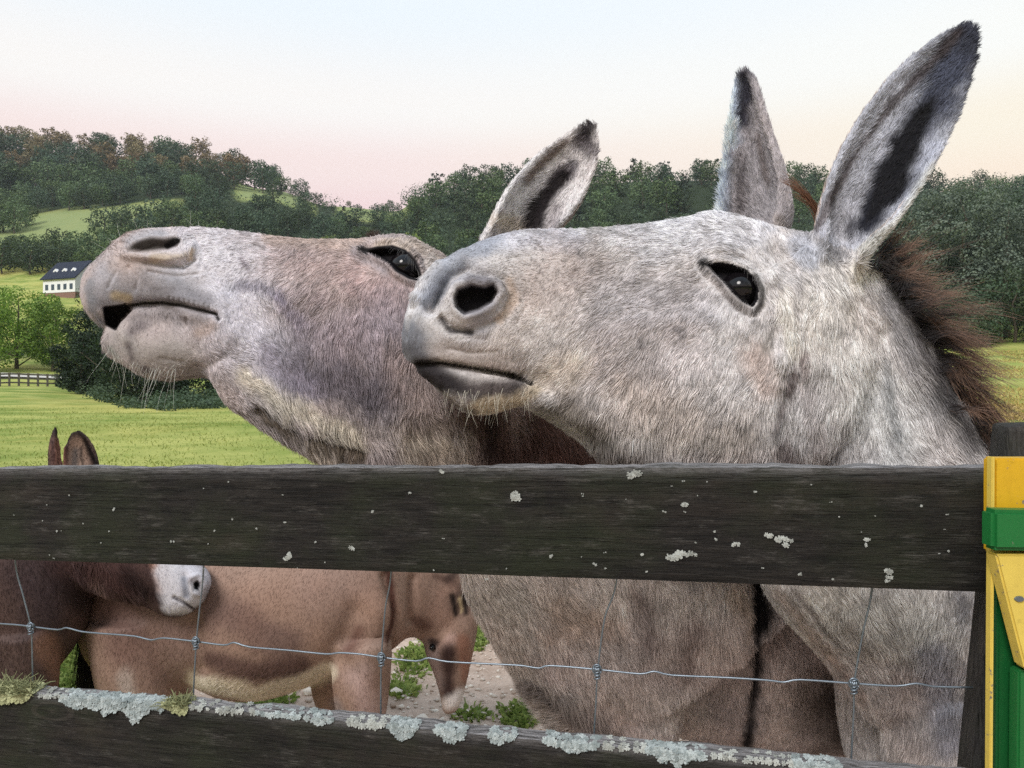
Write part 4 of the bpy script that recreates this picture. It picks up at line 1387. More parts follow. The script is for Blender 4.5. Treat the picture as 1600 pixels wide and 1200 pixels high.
    C = paint(Q, base, [
        ([(1000, 370), (1110, 350), (1180, 365)], 45, (206, 206, 208), .8),
        ([(760, 375), (900, 372)], 22, (200, 200, 206), .7),
        ([(850, 440), (900, 430)], 60, (184, 170, 162), .7),
        ([(950, 480), (1080, 470)], 55, (168, 164, 165), .7),
        ([(960, 560), (1060, 560)], 50, (176, 168, 165), .6), ([(1000, 640), (1150, 680)], 60, (188, 176, 165), .6),
        ([(1180, 560), (1200, 600)], 30, (172, 152, 140), .6),
        ([(880, 640), (960, 700), (1000, 715)], 26, (118, 110, 102), .8), ([(850, 640), (900, 650)], 16, (142, 136, 128), .7),  # brownish grey jaw line, with the shade under the chin painted in
        ([(900, 560), (850, 600)], 26, (198, 186, 170), .6),
        ([(1225, 470), (1235, 540)], 16, (214, 208, 196), .9), ([(1210, 500), (1200, 540)], 10, (132, 126, 118), .7),
        ([(1300, 440), (1290, 520)], 40, (208, 203, 194), .8), ([(1340, 430), (1390, 400)], 18, (208, 202, 186), .8), ([(1112, 426), (1135, 453), (1165, 485)], 11, (138, 132, 129), .8), ([(1108, 420), (1128, 445)], 4, (70, 66, 66), .7), ([(1095, 415), (1080, 430)], 9, (130, 124, 122), .5, 1.0),
        ([(1240, 572), (1230, 612)], 11, (92, 78, 76), .9, 1.0), ([(1222, 625), (1213, 668)], 12, (98, 84, 82), .85, 1.0), ([(1226, 690), (1238, 728)], 15, (116, 104, 102), .75, 1.0), ([(1262, 600), (1275, 680)], 18, (160, 150, 146), .6), ([(1256, 548), (1262, 570)], 7, (120, 104, 100), .8),
        ([(1330, 560), (1400, 700)], 52, (216, 213, 207), .8), ([(1380, 560), (1400, 680)], 11, (150, 150, 148), .8),
        ([(1398, 450), (1432, 530), (1470, 610), (1512, 680)], 26, (52, 49, 52), .9, 1.1), ([(1385, 450), (1420, 560)], 16, (150, 148, 148), .7),
        ([(1250, 380), (1265, 400)], 22, (160, 164, 172), .7), ([(1290, 372), (1310, 400)], 14, (96, 98, 104), .7),
        # below the rail
        ([(1300, 940), (1450, 980)], 64, (208, 204, 195), .85), ([(1460, 1020), (1480, 1150)], 36, (152, 152, 160), .8), ([(1500, 930), (1510, 960)], 18, (112, 110, 112), .8),
        ([(1400, 1060), (1420, 1180)], 40, (168, 160, 156), .8), ([(1350, 1010), (1330, 980)], 18, (142, 134, 126), .7),
        ([(1215, 925), (1290, 1015), (1345, 1085)], 11, (176, 162, 152), .8), ([(1240, 920), (1310, 1010)], 5, (100, 90, 84), .7),
        # muzzle, shading of the far nostril fold and grooves painted in
        ([(636, 520), (656, 560)], 34, (104, 106, 112), .9), ([(660, 470), (700, 410), (760, 378)], 24, (146, 150, 158), .85), ([(664, 478), (684, 444), (700, 424)], 11, (96, 100, 110), .75),
        ([(690, 550), (740, 560), (800, 575)], 24, (176, 166, 160), .8), ([(630, 540), (655, 562)], 14, (84, 82, 84), .8),
        ([(670, 590), (740, 612), (800, 606)], 26, (70, 63, 62), .95), ([(660, 578), (715, 608)], 20, (40, 37, 39), .9),
        ([(740, 640), (800, 630), (835, 612)], 13, (186, 172, 148), .85), ([(700, 622), (738, 645)], 9, (120, 110, 104), .8),
        ([(745, 470)], 56, (134, 133, 138), .9), ([(797, 440), (804, 468), (782, 500)], 9, (186, 166, 146), .6),
        ([(690, 500), (704, 517), (736, 520)], 5, (48, 44, 46), .9), ([(676, 480), (686, 462), (700, 437)], 5, (70, 74, 82), .8),
        ([(700, 430), (720, 415)], 12, (150, 154, 162), .8),
        ([(735, 440), (757, 440)], 10, (110, 106, 108), .8),
        # small dark scars and flecks
        ([(838, 376), (850, 391)], 2.2, (96, 88, 84), .7), ([(905, 392), (914, 398)], 2.5, (110, 100, 96), .7), ([(900, 420), (893, 432)], 2.5, (120, 106, 100), .7),
        ([(1003, 530), (1006, 545)], 5, (110, 104, 104), .5), ([(1060, 512), (1068, 520)], 6, (120, 116, 118), .6),
        # dark skin of eye and nostril; shade of nostril and mouth crease painted in
    ], wob)
    C = mottled(V, C, .14, .20, 1)
    g = sstep(fbm(V, 38, 3, 31), .55, .72)[:, None] * .28 * (sstep(Q[:, 0], 850, 950))[:, None]
    C = C * (1 - g) + srgb(110, 104, 104) * g
    de = inside_dist(Q, eye_poly); nearm = (S.near > .3)
    C = np.where(((de < 1.0) & nearm)[:, None], np.array([.010, .009, .011]), C)
    k = (1 - sstep(seg_dist(Q, [(1100, 409), (1106, 411)]), 3, 12)) * nearm
    C = C * (1 - k[:, None]) + np.array([.012, .011, .012]) * k[:, None]
    k = (1 - sstep(seg_dist(Q, [(1181, 432), (1191, 452), (1187, 478), (1178, 486)]), 2, 6)) * nearm * .8
    C = C * (1 - k[:, None]) + np.array([.014, .012, .014]) * k[:, None]
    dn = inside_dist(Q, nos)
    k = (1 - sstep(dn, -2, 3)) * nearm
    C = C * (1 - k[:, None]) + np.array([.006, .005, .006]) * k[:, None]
    k = (1 - sstep(seg_dist(Q, mouth), 1.5, 4)) * nearm
    C = C * (1 - k[:, None]) + np.array([.02, .016, .016]) * k[:, None]
    # ears: dark tip, dark rims; dark-skinned slit, its hollow's shade painted in; pale inner fur; brown back
    isear1 = (Q[:, 1] < 425) & (Q[:, 0] > 1268 + np.maximum(0, (Q[:, 1]-330))*.1) & (V[:, 1] < 1.2) & (Q[:, 0] < 1560) & ~((Q[:, 1] > 370 + (Q[:, 0]-1270)*.42))
    inner = isear1 & (S.N[:, 1] < .1)
    E = paint(Q, np.tile(srgb(176, 177, 182), (len(V), 1)), [
        ([(1515, 38), (1500, 90), (1470, 130)], 42, (44, 48, 62), .95), ([(1490, 110), (1440, 200)], 30, (74, 78, 92), .8), ([(1525, 90), (1520, 160)], 14, (52, 54, 62), .8),
        ([(1350, 250), (1320, 320)], 14, (176, 178, 184), .7), ([(1455, 240), (1420, 320)], 22, (178, 180, 188), .8),
        ([(1340, 400), (1410, 340), (1460, 270)], 10, (208, 206, 196), .8), ([(1300, 420), (1315, 380)], 16, (176, 176, 178), .7),
        ([(1278, 362), (1294, 322), (1330, 250), (1380, 182), (1440, 112), (1490, 58)], 8, (78, 70, 70), .85), ([(1420, 350), (1455, 315), (1505, 240), (1534, 165), (1540, 100)], 7, (66, 58, 60), .85),
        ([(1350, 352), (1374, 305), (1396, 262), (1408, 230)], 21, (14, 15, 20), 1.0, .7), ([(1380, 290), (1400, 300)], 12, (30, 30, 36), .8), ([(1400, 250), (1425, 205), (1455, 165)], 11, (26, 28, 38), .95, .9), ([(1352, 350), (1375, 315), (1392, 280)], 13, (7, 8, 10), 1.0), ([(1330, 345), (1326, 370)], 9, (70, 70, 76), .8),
        ([(1300, 400), (1305, 422)], 10, (60, 58, 62), .7)], wob)
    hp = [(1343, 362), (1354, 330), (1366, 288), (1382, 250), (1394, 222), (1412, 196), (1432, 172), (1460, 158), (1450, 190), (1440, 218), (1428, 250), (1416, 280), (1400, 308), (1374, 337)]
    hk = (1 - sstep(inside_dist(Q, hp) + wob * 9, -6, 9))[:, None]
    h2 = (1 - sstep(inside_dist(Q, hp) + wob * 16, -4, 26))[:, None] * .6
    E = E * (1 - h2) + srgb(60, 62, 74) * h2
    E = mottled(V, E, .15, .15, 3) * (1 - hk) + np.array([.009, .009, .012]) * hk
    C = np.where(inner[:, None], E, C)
    B = paint(Q, np.tile(srgb(170, 156, 146), (len(V), 1)), [([(1515, 38), (1505, 90)], 40, (50, 48, 54), .9)], wob)
    C = np.where((isear1 & ~inner)[:, None], mottled(V, B, .2, .15, 3), C)
    isear2 = (Q[:, 1] < 362) & (V[:, 1] > 1.165) & (Q[:, 0] < 1245) & (Q[:, 0] < 1260) & (Q[:, 0] > 1080)
    E2 = paint(Q, np.tile(srgb(174, 168, 168), (len(V), 1)), [
        ([(1146, 130), (1134, 200), (1124, 270), (1118, 345)], 22, (200, 210, 222), .97, .5), ([(1163, 118), (1162, 190)], 15, (58, 56, 66), .95), ([(1160, 250), (1160, 330)], 10, (112, 104, 104), .7),
        ([(1185, 220), (1200, 290)], 6, (118, 106, 102), .7), ([(1215, 345), (1222, 362)], 9, (172, 160, 150), .6)], wob)
    C = np.where(isear2[:, None], mottled(V, E2, .2, .2, 5), C)
    # hooves
    C = np.where((V[:, 2] < .075)[:, None], np.array([.03, .027, .025]), C)
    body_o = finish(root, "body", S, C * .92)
    # ---- fur
    arrows = [(640, 520, -.3, 1), (700, 560, -.6, .8), (800, 420, -1, .15), (800, 560, -.8, .6), (900, 400, -1, .2), (900, 500, -.9, .5), (900, 600, -.6, .8), (1000, 370, -.9, .25),
        (1000, 450, -.9, .4), (1000, 560, -.5, .8), (1000, 680, -.3, 1), (1080, 400, -1, .3), (1100, 500, -.7, .7), (1100, 620, -.35, 1), (1120, 700, -.3, 1), (1160, 360, -.8, -.4), (1200, 390, -.2, -.9),
        (1225, 440, .4, .9), (1200, 520, -.3, 1), (1180, 620, -.3, 1), (1240, 620, -.25, 1), (1240, 700, -.1, 1), (1280, 420, -.2, 1), (1300, 520, -.45, 1), (1290, 640, -.15, 1), (1360, 470, .2, 1), (1380, 560, .35, 1),
        (1350, 690, .1, 1), (1440, 620, .75, .8), (1480, 700, .8, .7), (1400, 690, .4, 1), (1300, 940, .25, 1), (1400, 960, .3, 1), (1480, 960, .1, 1), (1450, 1100, 0, 1), (1400, 1150, -.1, 1), (1250, 950, .5, .9), (1340, 1060, .6, .8),
        (1310, 380, .3, -1), (1330, 300, .45, -.9), (1400, 200, .5, -.85), (1500, 80, .5, -.9), (1470, 250, .6, -.8), (1420, 350, .7, -.6), (1160, 140, 0, -1), (1180, 250, .1, -1), (1130, 250, -.25, -1), (1200, 340, .2, -1), (1120, 320, -.5, -.7)]
    lens = [([(1000, 360), (1100, 345), (1160, 350)], 30, .014), ([(1000, 620), (1160, 680)], 90, .020), ([(950, 700), (1100, 740)], 40, .026), ([(1300, 560), (1320, 680)], 100, .024), ([(1420, 560), (1500, 680)], 50, .032),
        ([(1400, 1000), (1420, 1150)], 140, .022), ([(1225, 480)], 30, .020), ([(1300, 440), (1380, 410)], 30, .024), ([(830, 500), (850, 420)], 70, .006), ([(820, 590), (850, 600)], 20, .009), ([(745, 640), (830, 625)], 14, .010),
        ([(650, 520), (700, 570), (760, 600)], 60, .0032), ([(700, 420), (780, 380)], 40, .0035), ([(745, 470)], 60, .0022), ([(790, 570)], 25, .005), ([(1145, 440)], 40, .0055), ([(1190, 440), (1185, 475)], 7, .0045),
        ([(1320, 350), (1400, 240), (1490, 90)], 75, .015), ([(1515, 50)], 30, .018), ([(1160, 130), (1170, 300)], 60, .016), ([(1135, 200), (1118, 340)], 22, .030), ([(1180, 345)], 30, .016)]
    def wgt(Qc, cen, fnn):
        w = 1 - .75 * (1 - sstep(np.hypot(Qc[:, 0]-690, Qc[:, 1]-510), 60, 130))
        w = np.where((inside_dist(Qc, eye_poly) < 2) & (fnn[:, 1] < 0), 0, w)
        w = np.where((inside_dist(Qc, nos) < 2) & (fnn[:, 1] < 0), .03, w)
        w = np.where(cen[:, 2] < .08, 0, w)
        w = np.where((Qc[:, 1] > 735) & (Qc[:, 1] < 900), .35 * w, w)
        w = np.where((seg_dist(Qc, [(1352, 350), (1378, 300), (1400, 255), (1425, 205)]) < 16) & (cen[:, 1] < 1.2), .2 * w, w)
        return w * np.where(Qc[:, 1] < 400, 1.3, 1)
    grow_fur("fur", root, S.V, S.T, C, arrows, 360000, .012, lens, radius=.00024, weight=wgt, lift=.2, clump=.45, cell=.0045, var=.30, lscale=.76, seed=3, jitter=.2)
    # long dark mane with foxy tips, thrown back over the crest
    r = np.random.default_rng(8)
    crest = catmull(np.array([P(1372, 402, 1.15), P(1396, 440, 1.155), P(1422, 486, 1.17), P(1450, 535, 1.19), P(1478, 585, 1.20), P(1506, 640, 1.22), P(1534, 695, 1.24), P(1590, 735, 1.27)]), 8)
    pts_all, col_all = [], []
    nl = 120; K = 9; tt = np.linspace(0, 1, K)
    for li in range(nl):
        u = (li + r.random()) / nl; ii = u * (len(crest) - 1.01); i0 = int(ii)
        inw = abs(r.normal(0, 1)) * .018
        rc = crest[i0] * (1-ii+i0) + crest[i0+1] * (ii-i0) + r.normal(0, 1, 3) * np.array([.006, .010, .008]) + np.array([-.008 - inw, -.020 - inw * 1.6, -.004])
        ox = np.interp(u, [0, .12, .3, .5, .65, .8, 1], [50, 74, 112, 104, 84, 64, 36]); oy = np.interp(u, [0, .12, .3, .5, .65, .8, 1], [-34, -14, 10, 30, 52, 72, 66])
        sc_ = r.uniform(.45, 1.18); a_ = r.normal(0, .24); ox, oy = (ox*math.cos(a_) - oy*math.sin(a_))*sc_, (ox*math.sin(a_) + oy*math.cos(a_))*sc_
        tipc = rc + np.array([ox, 0, -oy]) * rc[1] / F + np.array([0, r.normal(0, .022), 0])
        up_ = np.array([0, 0, np.interp(u, [0, .4, 1], [-.004, .016, .020]) + r.normal(0, .006)])
        m_ = int(r.integers(22, 60)); e_ = np.clip(r.normal(.82, .22, m_), .25, 1.25)
        q0 = rc + r.normal(0, 1, (m_, 3)) * np.array([.0065, .008, .0065]); q1 = (rc + tipc) / 2 + up_ + r.normal(0, .0035, (m_, 3)); q2 = tipc + r.normal(0, .003 + .008 * r.random(), (m_, 3))
        pp = q0[:, None]*((1-tt)**2)[None, :, None] + 2*q1[:, None]*(tt*(1-tt))[None, :, None] + q2[:, None]*(tt**2)[None, :, None]
        pp = pp[:, :1] + (pp - pp[:, :1]) * e_[:, None, None]
        pp += (np.sin(tt[None]*9 + r.random((m_, 1))*2 + li)[..., None] * tt[None, :, None] * .0012) * r.normal(0, 1, (m_, 1, 3))
        k = r.random((m_, 1)) * .7 + .3 * r.random(); dark, mid, fox = srgb(24, 21, 24), srgb(58, 48, 47), srgb(168, 132, 110)
        c0 = dark*(1-.5*k) + mid*.5*k; c1 = mid*(1-k) + fox*k; w_ = np.clip((tt - .25) / .65, 0, 1)[None, :, None]
        pts_all.append(pp); col_all.append(c0[:, None]*(1-w_) + c1[:, None]*w_)
    # loose single hairs
    m_ = 160; ii = r.random(m_) * (len(crest)-1.01); i0 = ii.astype(int); q0 = crest[i0]; an = np.interp(ii/len(crest), [0, .4, 1], [-.5, .15, .9]) + r.normal(0, .35, m_); L_ = r.uniform(.07, .15, m_)
    q2 = q0 + np.stack([np.cos(an)*L_, r.normal(0, .02, m_), -np.sin(an)*L_], 1); q1 = (q0+q2)/2 + np.stack([0*an, 0*an, .012 + .01*r.normal(size=m_)], 1)
    pts_all.append(q0[:, None]*((1-tt)**2)[None, :, None] + 2*q1[:, None]*(tt*(1-tt))[None, :, None] + q2[:, None]*(tt**2)[None, :, None]); col_all.append(np.tile(srgb(92, 74, 68), (m_, K, 1)))
    pts_all = np.concatenate(pts_all); col_all = np.concatenate(col_all)
    curves_obj("mane", pts_all, np.full(pts_all.shape[:2], .00033) * np.linspace(1, .3, K)[None], col_all, root, M['mane'])
    # forelock wisp between the ears
    n = 110; p0 = P(1283, 345, 1.12)
    roots = p0 + r.normal(0, .004, (n, 3)); tt = np.linspace(0, 1, 9)
    tip = np.array([P(1222, 275, 1.10)]) + r.normal(0, .006, (n, 3)); mid_ = np.array([P(1268, 300, 1.10)]) + r.normal(0, .003, (n, 3))
    pts = roots[:, None]*((1-tt)**2)[None, :, None] + 2*mid_[:, None]*(tt*(1-tt))[None, :, None] + tip[:, None]*(tt**2)[None, :, None]
    e_ = r.random(n) * .5 + .5
    pts = roots[:, None] + (pts - roots[:, None]) * e_[:, None, None]
    c0 = np.repeat((srgb(128, 92, 72)[None] * (.6 + .7*r.random((n, 1))))[:, None], 9, 1)
    curves_obj("forelock", pts, np.full((n, 9), .00035) * np.linspace(1, .4, 9), c0, root, M['mane'])
    # lashes and whiskers
    n = 45; q = r.random(n); lid = catmull(np.array([P(1150, 409, ep[1]-.006), P(1170, 417, ep[1]-.008), P(1184, 434, ep[1]-.006), P(1188, 456, ep[1]-.003)]), 6)
    ii = q*(len(lid)-1.01); i0 = ii.astype(int); roots = lid[i0]*(1-(ii-i0)[:, None]) + lid[i0+1]*(ii-i0)[:, None]
    d = np.stack([-.5+.9*q, -.9+0*q, .1-.9*q], 1) + r.normal(0, .15, (n, 3))
    strand_set("eyelashes", root, roots, d, .010 + .008*r.random(n), np.tile(srgb(96, 92, 90), (n, 1)), .00022, M['whisker'], K=6, grav=.5, seed=12)
    n = 70; q = r.random(n)
    rp = np.array([S.at(px_, py_)[0] for px_, py_ in zip(r.uniform(690, 835, n), np.interp(r.uniform(0, 1, n), [0, 1], [606, 648]))])
    d = np.stack([r.normal(-.1, .25, n), r.normal(-.5, .3, n), r.normal(-1, .2, n)], 1)
    strand_set("whiskers", root, rp, d, .010 + .022*r.random(n)**2, np.tile(srgb(200, 194, 180), (n, 1)), .00020, M['whisker'], K=6, grav=.2, seed=13)
    tag(root, "pale grey donkey in front with both long ears raised and a dark mane", "donkey", "donkeys looking over the fence")
    return root
right_donkey()

# =================== the brownish grey donkey on the left, head stretched out and tipped up
def left_donkey():
    def hy(px): return 1.235 + (px - 130) / 600.0 * 0.03
    def h_(top, bot, w, yaw=3, n=2.25, k=0.0): return st(top, bot, hy((top[0]+bot[0])/2), w, yaw, n, k)
    head = loft([
        h_((134, 448), (135, 470), .012), h_((138, 430), (144, 492), .034), h_((152, 411), (166, 512), .046), h_((176, 392), (192, 498), .056, n=2.3), h_((205, 368), (220, 484), .062, n=2.4),
        h_((238, 359), (255, 482), .064, n=2.4), h_((280, 357), (292, 496), .062, k=-.05), h_((322, 357), (322, 566), .060, k=-.1), h_((370, 361), (358, 632), .062, k=-.12), h_((430, 370), (412, 668), .066, k=-.1),
        h_((495, 375), (478, 706), .076, k=-.08), h_((560, 375), (548, 744), .088, k=-.03), h_((625, 370), (632, 768), .100), h_((680, 392), (715, 752), .100), h_((735, 440), (775, 690), .08), h_((770, 490), (800, 640), .05)], 7, 64)
    jaw = loft([h_((163, 533), (164, 545), .010), h_((172, 514), (176, 560), .030), h_((190, 496), (198, 573), .042, n=2.3), h_((222, 480), (225, 588), .050, n=2.3), h_((262, 477), (262, 594), .052, n=2.4), h_((298, 484), (298, 590), .048), h_((335, 500), (328, 590), .045), h_((370, 520), (360, 610), .05)], 6, 40)
    neck = loft([st((690, 400), (640, 640), 1.265, .07), st((790, 440), (750, 700), 1.30, .078), st((900, 510), (722, 800), 1.37, .095), st((1030, 600), (726, 910), 1.45, .125),
        st((1160, 670), (772, 1000), 1.52, .16), st((1290, 720), (824, 1080), 1.58, .19), st((1400, 745), (884, 1160), 1.63, .205)], 6, 56)
    Yb = 1.70
    body = loft([sm((.55, Yb-.05, 1.12), (.12, Yb-.05, .72), .15), sm((.80, Yb-.02, 1.15), (.40, Yb-.02, .58), .19), sm((1.05, Yb+.05, 1.10), (.85, Yb+.05, .52), .21), sm((1.35, Yb+.12, 1.06), (1.3, Yb+.12, .50), .22),
        sm((1.62, Yb+.16, 1.08), (1.62, Yb+.16, .60), .21), sm((1.82, Yb+.18, 1.05), (1.82, Yb+.18, .70), .17), sm((1.92, Yb+.18, .95), (1.92, Yb+.18, .8), .07)], 5, 48)
    def leg(x, y, top=.82, r0=.10):
        return tube([(x, y, top), (x, y, .68), (x-.005, y, .54), (x, y, .42), (x+.005, y, .38), (x, y, .26), (x, y, .14), (x-.01, y, .09), (x-.025, y, .06), (x-.03, y, .03)],
                    [r0, r0*.9, .058, .044, .042, .029, .027, .036, .034, .045], 4, 24)
    legs = [leg(.25, Yb-.15), leg(.27, Yb+.10), leg(1.72, Yb+.02, .86, .11), leg(1.76, Yb+.26, .86, .11)]
    ye = 1.27
    A = [(770, 400), (800, 368), (835, 322), (868, 280), (895, 245), (914, 214), (926, 190)]
    hw = np.array([30, 42, 52, 52, 42, 26, 5.0]) * ye / F
    ear1 = ear_loft([P(*a, ye) for a in A], hw, [.040, .048, .046, .038, .030, .018, .006], (-.05, -1, .1), openness=[.25, .4, .8, 1, 1, 1, 1])
    A = [(775, 410), (803, 380), (838, 336), (870, 296), (892, 262), (908, 232), (916, 212)]
    ear2 = ear_loft([P(*a, ye + .15) for a in A], hw*.95, [.040, .048, .046, .038, .030, .018, .006], (-.3, 1, .1), openness=[.25, .4, .8, 1, 1, 1, 1])
    V, Fq = union([head, jaw, neck, body, ear1, ear2] + legs, .0055)
    Q = to_px(V)
    earm = (Q[:, 0] > 745) & (Q[:, 1] < 395)
    V = smooth(V, Fq, 4, .5, np.where(earm, .35, 1.0))
    fc = V[Fq].mean(1); fq = to_px(fc); fn = normals(V, Fq)[Fq[:, 0]]
    vis = (fn * view_dir(fc)).sum(1) > -.2
    V, T = refine(V, Fq, vis & (fq[:, 0] < 760) & (fq[:, 1] < 760))
    fc = V[T].mean(1); fq = to_px(fc)
    eye_poly = [(568, 392), (590, 387), (613, 385), (633, 392), (647, 407), (655, 425), (657, 438), (640, 434), (620, 423), (606, 409), (587, 399)]
    nos = [(198, 391), (206, 381), (219, 374), (236, 370), (258, 372), (272, 369), (281, 374), (277, 384), (260, 390), (228, 394)]
    mouth = [(196, 482), (205, 477), (222, 474), (253, 473), (281, 477), (310, 484), (336, 490), (341, 498)]
    cav = [(163, 482), (196, 477), (203, 484), (188, 500), (180, 514), (166, 506)]
    V, T = refine(V, T, ((inside_dist(fq, eye_poly) < 24) | (inside_dist(fq, nos) < 36) | (seg_dist(fq, mouth) < 16) | (inside_dist(fq, cav) < 14)) & (fc[:, 1] < 1.4))
    V = smooth(V, T, 3, .5, (to_px(V)[:, 0] < 740).astype(float))
    S = Sculpt(V, T)
    S.line([(590, 570), (640, 620)], 90, .018)
    S.line([(400, 470), (480, 460), (560, 455)], 22, .006); S.line([(380, 560), (450, 590)], 30, -.006)
    S.line([(600, 380), (640, 382), (664, 408)], 13, .004); S.line([(500, 400), (560, 405)], 16, -.004)
    S.line([(345, 470), (360, 520)], 24, .004)
    S.line([(400, 640), (470, 676), (570, 702)], 9, -.010)
    S.line([(302, 578), (320, 575), (345, 560)], 10, -.006)
    S.line([(1188, 900), (1188, 980), (1180, 1060), (1172, 1130)], 9, -.012)
    S.upd()
    S.poly([(192, 398), (205, 374), (240, 362), (290, 364), (306, 390), (285, 412), (240, 412)], .007, 6, 16); S.upd()
    S.line([(193, 398), (227, 401), (259, 405), (287, 400), (300, 384)], 6, .005); S.line([(228, 409), (261, 415), (286, 417), (302, 405)], 4.5, -.007)
    S.upd(); S.poly(nos, -.016, 3, 5); S.upd()
    S.line([(160, 440), (150, 470)], 24, .003)
    S.line([(215, 462), (280, 464), (325, 478)], 8, .003); S.line([(215, 488), (270, 488), (320, 498)], 9, .004); S.line([(240, 540), (280, 545)], 24, .005); S.upd()
    S.line(mouth, 3.6, -.010); S.poly(cav, -.020, 4, 5)
    for k in range(9): S.line([(262+8*k, 474+1.6*k), (264+8*k, 464+1.4*k)], 1.8, -.0014)
    S.line([(180, 500), (195, 530)], 8, .003)
    for q in ([(200, 416), (215, 436), (212, 452)], [(232, 424), (270, 432), (310, 428)], [(180, 425), (168, 450)], [(206, 520), (214, 545)], [(236, 498), (240, 515)], [(262, 496), (266, 512)], [(290, 498), (292, 512)], [(306, 370), (318, 395), (312, 418)], [(250, 560), (285, 566)], [(345, 505), (350, 530)], [(355, 480), (362, 505)]):
        S.line(q, 2.4, -.0026)
    S.upd()
    S.line([(628, 412)], 30, .009); S.upd()
    ep, en = S.at(628, 411)
    en = np.array([-.05, -1.0, .10]); en /= np.linalg.norm(en)
    S.ring(eye_poly, 5, 4, .0036); S.ring(eye_poly, 13, 4, -.002); S.upd()
    S.poly(eye_poly, .019, -1, 5, dirn=-en); S.upd()
    S.V = smooth(S.V, S.T, 1, .4, (to_px(S.V)[:, 0] < 740).astype(float))
    S.V += S.N * ((fbm(S.V, 60, 3, 3) - .5) * .0022)[:, None]; S.upd()
    root = empty("donkey", (.9, Yb, .05))
    re_ = .026
    eyeball(root, ep - en * (re_ + .003), re_, en)
    eyeball(root, np.array([ep[0], ep[1] + .19, ep[2]]), re_, (0, 1, .1))
    Q = S.Q; V = S.V
    wob = (fbm(V, 28, 3, 17) - .5) * 1.8
    base = np.tile(srgb(170, 158, 153), (len(V), 1))
    C = paint(Q, base, [
        ([(300, 385), (400, 400)], 66, (206, 202, 204), .9, 1.1), ([(360, 500), (430, 560)], 66, (194, 191, 196), .85, 1.1),
        ([(450, 400), (520, 420), (580, 440)], 50, (172, 148, 140), .55, 1.2), ([(420, 372), (560, 378)], 12, (178, 160, 148), .7), ([(560, 440), (640, 470)], 30, (168, 148, 144), .7),
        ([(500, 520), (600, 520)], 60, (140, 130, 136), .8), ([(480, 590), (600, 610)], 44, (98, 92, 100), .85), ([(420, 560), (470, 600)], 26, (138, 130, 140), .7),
        ([(640, 560), (660, 640)], 40, (150, 134, 128), .7), ([(380, 590), (470, 640), (560, 680)], 18, (196, 186, 168), .85), ([(640, 690), (720, 700)], 34, (186, 172, 154), .8),
        ([(480, 700), (540, 735)], 24, (188, 176, 158), .8), ([(395, 638), (430, 660), (480, 684), (570, 704)], 8, (78, 66, 52), .95), ([(640, 660), (700, 660)], 12, (120, 104, 94), .6),  # groove between the jaws darkened by colour, as its own shade
        ([(375, 446), (410, 446), (440, 464)], 10, (104, 98, 108), .65, 1.0), ([(378, 404), (388, 418)], 5, (130, 120, 126), .7), ([(400, 382), (410, 386)], 4, (110, 100, 96), .6), ([(440, 470), (470, 500)], 14, (140, 130, 142), .6),
        ([(320, 340), (350, 540)], 2, (190, 190, 190), .1),
        ([(600, 385), (650, 385), (690, 410)], 12, (186, 172, 158), .8), ([(560, 392), (600, 420)], 10, (150, 144, 146), .6), ([(668, 408), (678, 440)], 10, (192, 184, 176), .8),
        # muzzle
        ([(160, 430), (180, 460), (260, 450)], 38, (150, 149, 153), .9), ([(150, 470), (175, 490)], 10, (120, 120, 124), .7), ([(140, 440), (142, 480), (160, 505)], 10, (120, 122, 126), .8), ([(240, 455), (320, 470)], 12, (128, 124, 126), .8),
        ([(205, 380), (250, 365)], 14, (150, 148, 150), .9), ([(240, 404), (290, 398)], 8, (176, 160, 140), .85), ([(300, 390), (296, 404)], 6, (196, 172, 142), .8),
        ([(180, 540), (220, 560), (280, 560)], 36, (150, 143, 136), .9), ([(210, 500), (260, 490), (310, 495)], 16, (132, 124, 122), .85), ([(200, 540), (206, 560)], 8, (92, 84, 82), .8), ([(172, 545), (185, 560)], 8, (140, 140, 132), .8),
        ([(205, 518), (222, 510)], 10, (112, 104, 104), .7), ([(180, 462), (200, 466)], 8, (186, 168, 130), .7), ([(225, 575), (240, 582)], 5, (84, 72, 74), .7), ([(310, 520), (330, 510)], 12, (158, 140, 128), .7),
        # neck and body
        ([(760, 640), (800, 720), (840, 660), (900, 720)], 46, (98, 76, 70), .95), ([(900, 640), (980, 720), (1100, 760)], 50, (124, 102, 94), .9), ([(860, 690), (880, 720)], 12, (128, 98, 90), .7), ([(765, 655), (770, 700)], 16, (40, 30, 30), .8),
        ([(800, 850), (760, 950), (900, 950), (1100, 950)], 110, (200, 190, 181), .9), ([(780, 940), (820, 1060), (880, 1140)], 40, (170, 162, 152), .8), ([(880, 960), (940, 980)], 40, (152, 128, 108), .6),
        ([(1000, 930), (1010, 1000)], 26, (112, 96, 92), .7), ([(840, 1080), (920, 1120), (960, 1150)], 22, (86, 78, 76), .75), ([(1080, 980), (1060, 1060)], 22, (116, 98, 92), .6), ([(940, 1040), (1060, 1110)], 60, (190, 180, 172), .85),
        ([(1150, 925), (1172, 970)], 14, (176, 160, 144), .7), ([(1235, 930), (1235, 1000), (1215, 1150)], 34, (190, 180, 174), .9), ([(1275, 1080), (1300, 1160)], 40, (110, 100, 94), .85), ([(1300, 1080), (1340, 1180)], 26, (58, 50, 46), .8),
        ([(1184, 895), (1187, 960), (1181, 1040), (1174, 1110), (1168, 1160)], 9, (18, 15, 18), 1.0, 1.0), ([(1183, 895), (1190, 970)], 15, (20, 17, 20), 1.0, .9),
    ], wob)
    C = mottled(V, C, .15, .20, 21)
    nearm = S.near > .3
    def dk(w, c):
        nonlocal C
        w = (w * nearm)[:, None]; C = C * (1-w) + np.array(c) * w
